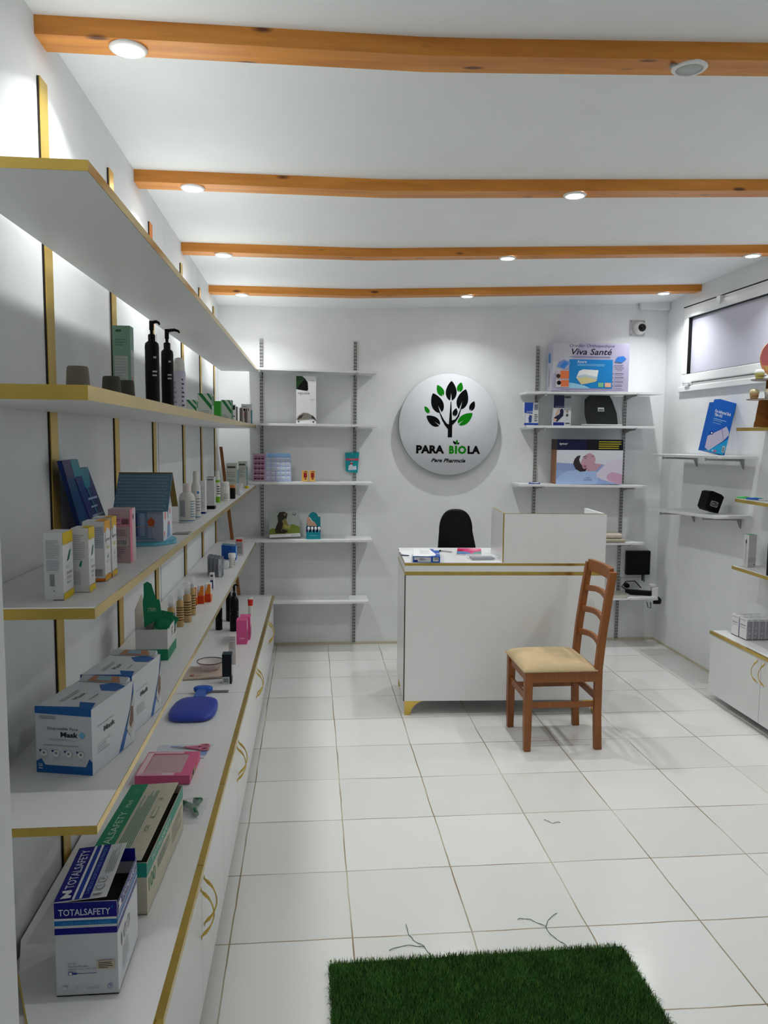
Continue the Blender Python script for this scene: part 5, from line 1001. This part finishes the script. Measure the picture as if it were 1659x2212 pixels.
QT(mb, (-.115, 0, .006), (.23, 0, 0), (0, 0, .199)).draw([('r', 0, 0, 1, .12, P(225, 226, 226, .4)), ('l', .7, .03, .95, .08, 1, grey), ('p', [(0, .12), (1, .12), (1, .34), (.9, .42), (.75, .48), (.6, .36), (.3, .28), (.1, .36), (0, .30)], P(112, 128, 40, .5)), ('p', [(.20, .16), (.50, .13), (.62, .22), (.45, .3), (.56, .62), (.62, .88), (.52, .97), (.36, .96), (.28, .82), (.30, .6), (.18, .3)], P(40, 30, 18, .5)), ('p', [(.42, .62), (.55, .72), (.6, .5), (.66, .42), (.60, .34), (.45, .34), (.38, .2), (.46, .5)], P(130, 120, 60, .5)), ('c', .53, .86, .045, P(120, 100, 70, .5)), ('p', [(.45, .48), (.70, .40), (.66, .30), (.5, .34)], P(165, 160, 85, .5)), ('c', .84, .88, .055, dgrey), ('c', .84, .89, .042, P(160, 168, 162, .4))]); mb.obj('carton', px)
ds = thing('swab_display', 'teal countertop display of white-capped sticks left of the sign', 'display', (.284, 3.84, .8690)); tc_ = P(10, 130, 145, .4, 'display_teal')
mb = MB(); mb.box((-.054, 0, 0), (.054, .05, .052), tc_); Face(mb, (-.054, 0, 0), (.108, 0, 0), (0, 0, .052)).draw([('l', .2, .45, .8, .6, 1, P(120, 190, 200, .4)), ('l', .1, .1, .9, .2, 1, P(60, 160, 170, .4))]); mb.obj('tray', ds)
mb = MB(); mb.prism([(-.054, .052), (.054, .052), (.054, .165), (.036, .168), (.034, .180), (.020, .196), (.0, .203), (-.020, .196), (-.034, .178), (-.038, .165), (-.048, .150)], .042, .046, tc_, 'Y')
Face(mb, (-.054, .042, .052), (.108, 0, 0), (0, 0, .15)).draw([('r', 0, 0, 1, .26, P(25, 18, 90, .4)), ('p', [(.1, .3), (.75, .28), (.7, .4), (.5, .55), (.42, .48), (.3, .58), (.2, .78), (.08, .7), (.05, .5)], skin), ('p', [(.2, .72), (.26, .74), (.48, .5), (.44, .47)], white)]); mb.obj('header', ds)
for k in range(4):
    mb = MB(); x = -.038 + .026 * k; mb.tube([(x, .012, .028), (x + .002, .010, .075)], .004, P(90, 180, 190, .4)); mb.lathe([(.006, 0), (.010, .010), (.009, .022), (.0001, .026)], white, 12, (x + .003, .010, .068)); mb.obj('stick', ds)

# ------------------------------------------------------------------ back wall goods, right of the sign
lil = P(176, 172, 198, .4, 'lilac_card'); sky = P(20, 130, 200, .4, 'sky_print'); script = {'shear': .25, 'bold': .015}
vb = carton('pillow_box', 'large lilac orthopaedic pillow carton on the topmost shelf right of the sign', 2.386, 3.815, 2.0035, .588, .16, .362, lil,
    {'F': [('p', [(0, 1), (.35, 1), (.2, .5), (0, .35)], P(196, 196, 206, .4)), ('t', 'Oreiller Orthopedique', .21, .895, .80, .975, P(60, 56, 110, .4), {'shear': .2}), ('t', 'Viva Santé', .24, .755, .77, .885, P(20, 20, 40, .4), script), ('l', .22, .69, .78, .73, 2, P(120, 115, 150, .5)),
           ('r', .215, .06, .785, .66, sky), ('p', [(.215, .06), (.5, .06), (.42, .12), (.3, .16), (.215, .18)], P(150, 205, 235, .4)), ('t', 'Assure', .315, .585, .44, .645, white, {'shear': .25}), ('l', .32, .52, .72, .57, 2, P(130, 195, 235, .4)),
           ('p', [(.31, .28), (.345, .42), (.40, .455), (.60, .44), (.58, .25), (.44, .30), (.35, .27)], P(235, 238, 236, .4)), ('p', [(.31, .28), (.35, .27), (.44, .30), (.59, .24), (.56, .20), (.45, .16), (.38, .14)], P(215, 205, 150, .4)), ('p', [(.31, .31), (.42, .35), (.59, .30), (.58, .25), (.44, .30), (.35, .27)], P(190, 205, 215, .4)),
           ('r', .60, .09, .67, .18, P(130, 190, 140, .4)), ('r', .69, .09, .77, .18, P(235, 180, 150, .4)),
           ('p', [(.05, .50), (.15, .46), (.23, .58), (.21, .62), (.14, .65), (.08, .60)], P(120, 150, 215, .4)), ('p', [(.09, .5), (.15, .47), (.20, .58), (.15, .62)], P(50, 130, 210, .4)),
           ('r', .045, .25, .215, .43, P(196, 190, 200, .4)), ('r', .10, .26, .215, .42, P(225, 120, 70, .4)), ('c', .075, .31, .028, brown), ('r', .045, .08, .215, .24, P(214, 206, 210, .4)), ('r', .11, .09, .215, .23, P(225, 120, 70, .4)), ('c', .085, .17, .028, black),
           ('p', [(.81, .62), (.90, .60), (.96, .68), (.92, .74), (.84, .72)], P(50, 120, 205, .4)), ('l', .80, .53, .93, .56, 1, P(100, 95, 130, .5)), ('t', 'Viva Santé', .81, .475, .93, .51, P(40, 40, 70, .4), {'shear': .25}), ('t', 'Thermal', .83, .44, .91, .465, P(40, 40, 70, .4), {'shear': .25})] +
          [('c', .79, .37 - .085 * k, .006, P(40, 40, 70, .4)) for k in range(4)] + [('l', .81, .355 - .085 * k, .93, .385 - .085 * k, 1, P(60, 60, 95, .5)) for k in range(4)] + [('l', .1, .02, .93, .04, 1, P(120, 100, 140, .5))],
     'L': [('r', 0, 0, 1, 1, P(190, 190, 205, .4)), ('r', .2, .6, .6, .8, P(60, 130, 200, .4)), ('lv', .3, .1, .5, .5, 2, dgrey)]}, rz=math.radians(-2.5))
ty = carton('pillow_box', 'dark blue topped pillow carton with a resting head photo, third shelf right of the sign', 2.405, 3.825, 1.2935, .520, .15, .345, P(206, 208, 220, .35, 'photo_pale'),
    {'F': [('r', 0, .76, 1, 1, P(14, 12, 60, .35)), ('r', .45, .76, 1, 1, P(8, 8, 16, .35)), ('t', 'tynor', .035, .86, .165, .92, white, {'bold': .02}),
           ('l', .63, .78, .97, .97, 4, P(180, 168, 40, .4)), ('r', .83, .695, .88, .73, dgrey), ('t', 'K-15', .90, .70, .96, .73, dgrey),
           ('r', 0, 0, 1, .48, P(150, 170, 215, .35)), ('r', 0, .44, 1, .76, P(212, 214, 222, .35)), ('p', [(0, .48), (.35, .45), (.4, .3), (0, .3)], P(140, 158, 200, .35)),
           ('p', [(0, 0), (.62, 0), (.64, .10), (.60, .30), (.5, .34), (.2, .30), (.08, .22), (0, .1)], P(165, 190, 230, .35)),
           ('p', [(.60, .24), (.72, .42), (.78, .50), (.95, .58), (1, .56), (1, .0), (.9, .02), (.7, .1), (.62, .16)], P(214, 205, 222, .35)), ('p', [(.78, .22), (.85, .28), (1, .22), (1, .0), (.9, .02), (.80, .08), (.76, .16)], P(205, 165, 190, .35)),
           ('p', [(.38, .34), (.36, .48), (.40, .60), (.46, .68), (.50, .70), (.52, .69), (.54, .66), (.56, .655), (.585, .58), (.59, .52), (.56, .50), (.60, .46), (.70, .45), (.66, .40), (.60, .30), (.48, .29)], P(190, 150, 165, .35, 'photo_skin_lilac')),
           ('p', [(.25, .46), (.27, .56), (.31, .63), (.36, .645), (.34, .55), (.36, .46), (.40, .40), (.46, .36), (.44, .29), (.36, .28), (.29, .34)], P(50, 38, 42, .35)), ('c', .425, .395, .035, P(180, 135, 150, .35)), ('c', .43, .395, .018, P(140, 95, 110, .35)), ('p', [(.40, .60), (.45, .63), (.45, .64), (.40, .62)], brown), ('p', [(.41, .565), (.45, .585), (.45, .60), (.42, .58)], dgrey), ('p', [(.52, .62), (.55, .64), (.56, .63), (.53, .61)], P(150, 80, 100, .4)),
           ('p', [(.0, .0), (.0, .0), (.0, .0)], grey), ('t', 'tynor', .42, .07, .55, .12, P(110, 125, 165, .4)), ('p', [(.43, .16), (.48, .14), (.53, .155), (.48, .15)], P(80, 90, 130, .4))],
     'L': [('r', 0, 0, 1, 1, P(150, 100, 60, .4)), ('r', 0, .76, 1, 1, P(40, 20, 10, .4))]}, rz=math.radians(-1.5))
def sport(name, lb, x, w_, h, ops, y=3.83, d=.035, rz=0): return carton(name, lb, x, y, 1.7430, w_, d, h, P(200, 202, 205, .4, 'support_card'), {'F': ops}, rz=rz)
nv = P(16, 30, 110, .35, 'support_navy')
sport('knee_support_box', 'small blue and white knee support carton, leftmost on its shelf right of the sign', 1.937, .112, .170, [('p', [(0, .55), (.58, .5), (.62, 1), (0, 1)], P(30, 70, 165, .4)), ('t', 'KNEE', .18, .56, .60, .62, white), ('p', [(.35, .1), (.52, .12), (.55, .42), (.38, .45), (.30, .3)], P(40, 70, 130, .4)), ('r', 0, 0, 1, .09, P(24, 60, 150, .4)), ('r', .70, .68, .95, .92, P(120, 130, 145, .4)), ('l', .72, .15, .95, .5, 4, dgrey), ('p', [(.08, .1), (.3, .1), (.3, .45), (.1, .48)], P(215, 220, 228, .4))], rz=.06)
sport('elbow_support_box', 'navy and white elbow support carton on the second shelf right of the sign', 2.178, .138, .230, [('p', [(0, .58), (.60, .58), (.60, 1), (0, 1)], P(12, 14, 60, .35)), ('t', 'ELBOW', .12, .60, .58, .645, P(150, 155, 200, .4)), ('r', .6, .5, 1, 1, P(150, 152, 158, .4)), ('r', .62, .9, .95, .97, dgrey), ('p', [(.10, .34), (.3, .56), (.36, .56), (.2, .3)], skin), ('p', [(.30, .34), (.55, .30), (.58, .48), (.50, .56), (.36, .52), (.38, .42)], P(14, 16, 50, .4)), ('p', [(.04, .18), (.22, .12), (.55, .32), (.50, .38), (.30, .36), (.04, .26)], P(16, 18, 56, .4)), ('p', [(.03, .16), (.12, .12), (.22, .2), (.05, .24)], skin), ('r', 0, 0, .62, .10, P(20, 30, 120, .4)),
      ('c', .78, .46, .06, P(150, 125, 100, .4)), ('c', .78, .34, .07, dgrey), ('c', .78, .22, .06, lgrey), ('r', .68, .05, .95, .09, dgrey)])
bg = thing('bagged_back_support', 'black support pad in a clear plastic bag, second shelf right of the sign', 'bag', (2.505, 3.88, 1.7430)); T = Matrix.Rotation(math.radians(-12), 4, 'X')
mb = MB(); mb.prism([(-.095, .025), (.130, .020), (.125, .10), (.095, .20), (.075, .235), (-.08, .235), (-.105, .21), (-.11, .10)], .0, .030, P(7, 12, 11, .6, 'pad_black', spec=.1), 'Y', T); mb.obj('pad', bg, bevel=.006)
mb = MB(); mb.box((-.02, -.0045, .115), (.03, -.003, .145), white, T); mb.box((-.015, -.0055, .12), (.025, -.0047, .13), dgrey, T); mb.obj('label_tag', bg)
mb = MB(); n = 12; vs = []; fs = []; rr = random.Random(4)
for i in range(n + 1):
    for j in range(n + 1):
        u, v = i / n, j / n; vs.append(T @ Vector((-.155 + .315 * u + .03 * (1 - v) * (1 if u > .5 else -1) * .5, -.012 - .004 * rr.random() * (1 if 0 < i < n else 0), .004 + .236 * v)))
for i in range(n):
    for j in range(n): a = i * (n + 1) + j; fs.append((a, a + n + 1, a + n + 2, a + 1))
mb.mesh(vs, fs, mat('bag_film_glossy', (.9, .92, .94), .14, alpha=.04, bump=.9, scale=38), True)
mb.tube([T @ Vector(p) for p in ((-.16, -.013, .006), (.165, -.013, .006), (.145, -.013, .12), (.13, -.013, .2))], .004, P(225, 226, 228, .3), 6); mb.obj('bag_film', bg)
mb = MB(); mb.tube([(-.045, 0, .012), (-.02, -.004, .014), (.02, .002, .012), (.045, 0, .013)], [.008, .014, .013, .007], P(30, 50, 140, .3, 'packet_blue'), 8, .7); mb.tube([(-.03, -.012, .018), (.03, -.010, .018)], .004, P(200, 210, 225, .3), 6)
tag(mb.obj('small_packet', None, (1.975, 3.83, 1.2850)), 'tiny blue and white packet lying left of the dark blue topped pillow carton', 'packet')
# cloths and papers
cl = thing('folded_cloth', 'folded beige cloth on the fourth shelf right of the sign', 'cloth', (2.56, 3.86, .8410)); mb = MB()
mb.box((-.14, -.06, .030), (.125, .10, .068), P(196, 188, 172, .8, 'beige_cloth', bump=.4, scale=30)); mb.obj('upper_fold', cl, bevel=.014, seg=4); mb = MB(); mb.box((-.15, -.07, .001), (.145, .10, .028), P(176, 166, 150, .8, 'beige_cloth_dark', bump=.4, scale=30)); mb.obj('lower_fold', cl, bevel=.010, seg=3)
mb = MB()
for k in range(4): mb.box((-.12 + .01 * k, -.08 + .012 * k, .004 * k), (.14 + .012 * k, .09, .004 * k + .003), P(200 - 12 * k, 198 - 12 * k, 188 - 12 * k, .7), Rz(.05 * k - .06))
tag(mb.obj('paper_stack', None, (2.60, 3.88, .4065)), 'small stack of loose papers on the lowest shelf right of the sign', 'papers')
# router, sockets, cables
rt_ = thing('router', 'black square router mounted on the back wall near the right corner', 'router', (2.905, BY, .548)); mb = MB(); mb.box((-.098, -.045, 0), (.100, -.004, .196), black); mb.obj('case', rt_, bevel=.006)
mb = MB(); mb.tube([(.045, -.02, 0), (.045, -.025, -.05)], .006, black); mb.tube([(.06, -.02, 0), (.058, -.03, -.06)], .004, black); mb.obj('plug_leads', rt_)
so = thing('wall_socket', 'white double wall socket plate below the black router', 'wall socket', (2.86, BY, .405)); mb = MB(); mb.box((-.085, -.010, .0), (.075, -.0005, .118), P(196, 198, 196, .4)); mb.obj('plate', so, bevel=.002)
mb = MB(); mb.lathe([(.026, 0), (.026, .004), (.020, .004), (.020, .001), (.0001, .001)], lgrey, 24, T=Tr(.035, -.010, .06) @ Matrix.Rotation(PI / 2, 4, 'X')); mb.obj('socket', so)
mb = MB(); mb.lathe([(.020, 0), (.020, .03), (.012, .045)], black, 20, T=Tr(-.04, -.011, .055) @ Matrix.Rotation(PI / 2, 4, 'X')); mb.obj('black_plug', so)
ps = thing('power_strip', 'black power strip lying on the lowest shelf under the router', 'power strip', (2.87, 3.90, .4070), math.radians(-25)); mb = MB(); mb.box((-.10, -.022, 0), (.10, .022, .036), black); mb.obj('body', ps, bevel=.005)
mb = MB(); mb.tube([(-.09, 0, .03), (-.13, .03, .05), (-.10, .05, .09), (-.03, .05, .10), (.02, .03, .05)], .004, black, 6); mb.obj('cable', ps)
ad = thing('white_adapter', 'white adapter block standing at the end of the lowest shelf under the router', 'adapter', (3.00, 3.87, .378)); mb = MB(); mb.box((-.038, -.02, .0), (.012, .02, .095), white); mb.obj('block', ad, bevel=.003); mb = MB(); mb.box((-.055, -.02, .098), (-.005, .02, .118), offw); mb.obj('plug', ad, bevel=.003)
mb = MB(); mb.tube([(2.985, 3.86, .352), (3.035, 3.87, .350), (3.052, 3.90, .362), (3.05, 3.92, .378), (3.0, 3.92, .362)], [.014, .016, .014, .008, .004], black, 10); mb.tube([(2.90, 3.80, .37), (2.905, 3.79, .33), (2.93, 3.79, .32), (2.93, 3.80, .37)], .003, black, 6)
mb.tube([(2.62, 3.80, .38), (2.60, 3.80, .34), (2.56, 3.80, .30), (2.53, 3.80, .27)], .003, black, 6); mb.tube([(2.535, 3.80, .275), (2.52, 3.80, .235), (2.518, 3.80, .22)], [.008, .011, .003], black, 8)
tag(mb.obj('black_cables'), 'black cables and charger hanging from the lowest shelf under the router', 'cable')
# alarm siren camera
cm = thing('security_camera', 'white round camera with black lens on a square plate high on the back wall', 'security camera', (2.832, BY, 2.516)); mb = MB(); mb.box((-.062, -.006, -.062), (.062, -.0005, .062), P(190, 190, 190, .5)); mb.obj('wall_plate', cm, bevel=.002)
mb = MB(); Tc = Matrix.Rotation(PI / 2, 4, 'X'); mb.lathe([(.050, .006), (.052, .020), (.046, .045), (.036, .055), (.030, .055)], P(216, 216, 214, .4), 32, T=Tr(.012, 0, -.002) @ Tc); mb.obj('housing', cm)
mb = MB(); mb.lathe([(.031, .052), (.030, .060), (.018, .070), (.0001, .073)], P(5, 5, 6, .15), 28, T=Tr(.018, 0, -.002) @ Tc); mb.obj('lens', cm)
for x, z in ((-.05, .052), (.052, .052), (-.05, -.052)):
    mb = MB(); mb.lathe([(.004, .006), (.003, .008), (.0001, .008)], dgrey, 10, T=Tr(x, 0, z) @ Tc); mb.obj('screw', cm)

# ------------------------------------------------------------------ right wall goods
bt = thing('belt_box', 'tall blue carton for an infrared belt leaning on the right wall', 'box', (2.93, 2.97, 1.5585), math.radians(8)); T = Matrix.Rotation(math.radians(12), 4, 'Y')
mb = MB(); bbl = P(10, 90, 185, .35, 'belt_blue'); mb.box((-.085, -.03, .0), (.075, .03, .325), bbl, T); mb.box((-.055, -.03, .325), (.075, .03, .352), bbl, T)
class QT2(Face):
    def pt(s, u, v): return T @ (s.o + s.u * u + s.v * v + s.n * (.0005 + .0003 * s.k))
QT2(mb, (-.085, -.03, 0), (.16, 0, 0), (0, 0, .325)).draw([('t', 'Far-Infrared Belt', .10, .80, .86, .865, white, {'bold': .01}), ('t', 'TBA-422', .10, .73, .48, .785, white, {'bold': .01}), ('l', .1, .66, .75, .69, 1, P(150, 190, 230, .4)), ('l', .1, .63, .55, .65, 1, P(150, 190, 230, .4)), ('l', .1, .58, .7, .60, 1, P(150, 190, 230, .4)),
    ('p', [(0, 0), (.9, .0), (1, .1), (1, .35), (.4, .1)], P(20, 150, 200, .35)), ('p', [(0, .06), (.2, .02), (.38, .1), (.78, .28), (.98, .42), (.96, .48), (.78, .58), (.58, .50), (0, .30)], P(186, 180, 204, .4)), ('p', [(.56, .50), (.78, .28), (.80, .30), (.60, .52)], P(150, 145, 175, .4)), ('c', .16, .38, .075, navy), ('c', .16, .38, .035, white), ('r', .80, .05, .95, .18, P(180, 195, 205, .4)), ('b', .82, .06, .93, .16, dgrey), ('c', .38, .04, .03, white), ('r', .44, .02, .56, .06, P(200, 90, 130, .4))])
QT2(mb, (.075, -.03, 0), (0, .06, 0), (0, 0, .325)).draw([('r', 0, 0, 1, 1, P(12, 70, 145, .35))]); mb.obj('carton', bt)
bb = thing('black_box', 'black carton with rounded white logo outline on the lower right wall shelf', 'box', (2.925, 2.97, 1.1630), math.radians(5)); T = Matrix.Rotation(math.radians(16), 4, 'Y')
mb = MB(); mb.prism([(-.062, .022), (-.040, .006), (.045, .006), (.052, .12), (.030, .132), (-.040, .138), (-.062, .128)][::1], -.045, .045, P(6, 6, 9, .5, 'matte_black_card', spec=.12), 'Y', T)
QT3 = Face(mb, (-.05, -.045, .03), (.09, 0, 0), (0, 0, .10)); QT3.pt = lambda u, v, s=QT3: T @ (s.o + s.u * u + s.v * v + s.n * (.0005 + .0003 * s.k))
def rrect(a, b, c, d): 
    r = .06; return [(a + r, b), (c - r, b), (c, b + r), (c, d - r), (c - r, d), (a + r, d), (a, d - r), (a, b + r)]
QT3.draw([('p', rrect(.20, .10, .82, .46), lgrey), ('p', rrect(.23, .14, .79, .42), P(10, 10, 14, .45, 'matte_black_card')), ('t', 'BRACE', .29, .19, .73, .37, lgrey)]); mb.obj('carton', bb)
# toothbrushes / pens on the right middle shelf
for k, (x, y, c_, lb) in enumerate(((2.915, 2.52, P(60, 190, 90, .3), 'green'), (2.925, 2.43, P(40, 90, 200, .3), 'blue'), (2.955, 2.47, P(90, 205, 150, .3), 'mint'), (2.95, 2.34, P(205, 208, 212, .3), 'silver'))):
    mb = MB(); mb.tube([(-.03, .035, .008), (0, 0, .010), (.03, -.04, .008)], [.006, .010, .006], c_, 8, .7); tag(mb.obj('wrapped_stick', None, (x, y, 1.2860)), '%s wrapped plastic stick on the middle right shelf board' % lb, 'stick', 'wrapped coloured sticks')
carton('skincare_box', 'slim white carton with bright green top on the lowest right shelf board', 2.972, 2.500, .8660, .050, .055, .200, P(196, 197, 196, .45), {'F': [('r', .0, .15, 1, .30, P(176, 178, 178, .5)), ('c', .8, .08, .08, dgrey), ('l', .1, .8, .9, .9, 2, P(180, 182, 182, .5))], 'L': [('r', 0, 0, 1, 1, P(214, 215, 214, .45)), ('lv', .3, .1, .7, .9, 2, grey), ('r', .35, .72, .6, .84, dgrey)], 'T': [('r', 0, 0, 1, 1, P(40, 170, 120, .4))]})
t = bottle('black_bottle', 'black bottle at the right edge of the picture on the lowest right shelf board', 2.925, 2.215, .8660, [('body', [(.026, 0), (.0275, .004), (.0275, .19), (.022, .205), (.010, .215)], black)]); pump(.213, .262, .0115, black, t, -1)
# grey-white skincare cartons on the right cabinet
sk = [(2.900, 2.455), (2.905, 2.372), (2.946, 2.372), (2.987, 2.372), (3.028, 2.372), (2.946, 2.455), (2.987, 2.455), (3.028, 2.455)]
for k, (x, y) in enumerate(sk):
    r_, c_ = ('front' if y < 2.4 else 'back'), ['', 'leftmost', 'second', 'third', 'rightmost']
    nmk = {0: 'leftmost in the back row', 1: 'leftmost in the front row', 2: 'second from left in the front row', 3: 'third from left in the front row', 4: 'rightmost in the front row', 5: 'second from left in the back row', 6: 'third from left in the back row', 7: 'rightmost in the back row'}[k]
    ops = {'F': [('r', .06, .04, .96, .88, P(150, 150, 158, .4, 'silver_print') if k else P(176, 168, 200, .4)), ('l', .12, .90, .9, .95, 1, dgrey), ('c', .5, .55, .14, P(185, 186, 192, .4)), ('c', .5, .30, .16, P(188, 189, 195, .4)), ('c', .4, .12, .12, P(190, 190, 196, .4)), ('r', 0, 0, 1, .03, black)],
           'L': [('l', .1, .86, .9, .92, 1, grey), ('l', .12, .62, .88, .68, 1, dgrey), ('l', .12, .5, .9, .56, 2, lgrey), ('r', 0, 0, 1, .03, black)], 'T': [('l', .1, .4, .9, .7, 2, grey)]}
    carton('skincare_carton', 'grey and white skincare carton, %s on the right cabinet' % nmk, x, y, .4415, .038, .075, .130, white, ops, group='grey and white skincare cartons')
# tiered cardboard stand with jars
st = thing('tiered_display_stand', 'brown tiered cardboard stand with round tiers and a pink printed header', 'display stand', (2.943, 2.345, 1.7230)); kb = P(120, 72, 14, .6, 'stand_brown', noise=.05)
for T in (Matrix.Identity(4), Rz(PI / 2)):
    mb = MB(); mb.prism([(-.100 if T == Matrix.Identity(4) else -.09, 0), (.09, 0), (.075, .03), (.06, .08), (.05, .155), (.035, .165), (.035, .28), (-.035, .28), (-.04, .165), (-.075, .155), (-.088, .07), (-.092, .035), (-.096, .030)], -.002, .002, kb, 'Y', T); mb.obj('upright', st)
ed = P(40, 22, 10, .6, 'tier_edge'); tt = P(206, 188, 178, .5, 'tier_underside')
for z, r in ((.158, .133), (.272, .115)):
    mb = MB(); mb.lathe([(.0001, 0), (r - .003, 0), (r, .002)], tt, 40, (0, 0, z)); mb.lathe([(r, .002), (r, .005), (.0001, .005)], ed, 40, (0, 0, z)); mb.obj('tier', st)
mb = MB(); mb.prism([(.015 + .085 * math.cos(2 * PI * k / 28), .40 + .10 * math.sin(2 * PI * k / 28)) for k in range(28)], .02, .024, P(226, 160, 110, .4, 'header_orange'), 'Y')
Face(mb, (-.07, .02, .30), (.17, 0, 0), (0, 0, .2)).draw([('p', [(.08, .3), (.92, .3), (1, .5), (.92, .75), (.75, .95), (.5, 1), (.25, .95), (.08, .75), (0, .5)], P(205, 110, 110, .4)), ('t', 'Lip', .3, .55, .7, .75, P(120, 40, 60, .4), {'shear': .3}), ('r', .2, .15, .8, .28, P(235, 190, 110, .4))]); mb.obj('header', st)
jars = [(-.106, .0, .163, P(196, 160, 110, .5), P(190, 178, 140, .4), 'tan jar with dotted band at the left of the lower tier'), (-.060, -.075, .163, P(206, 210, 200, .5), P(226, 216, 186, .35), 'pale green jar with cream dome lid in front on the lower tier'), (.010, -.085, .163, P(190, 150, 110, .5), P(226, 216, 186, .35), 'brown jar with cream lid at the right of the lower tier'),
        (-.086, -.01, .277, P(214, 214, 120, .4), P(220, 226, 222, .2), 'yellow jar with clear dome lid at the left of the upper tier'), (-.035, -.070, .277, P(225, 130, 30, .4), P(230, 220, 200, .3), 'orange jar with cream lid on the upper tier')]
for x, y, z, c1, c2, lb in jars:
    a = math.radians(0); bottle('lip_balm_jar', lb, 2.943 + x, 2.345 + y, 1.7230 + z + .0005, [('pot', [(.020, 0), (.026, .032), (.026, .034)], c1, {'add': [wraplines(.0235, .010, .026, -150, -40, 2, P(140, 70, 50, .5))]}), ('lid', [(.027, .034), (.026, .044), (.019, .054), (.0001, .058)], c2)], 'jar', 'dome-lidded jars on the tiered stand')
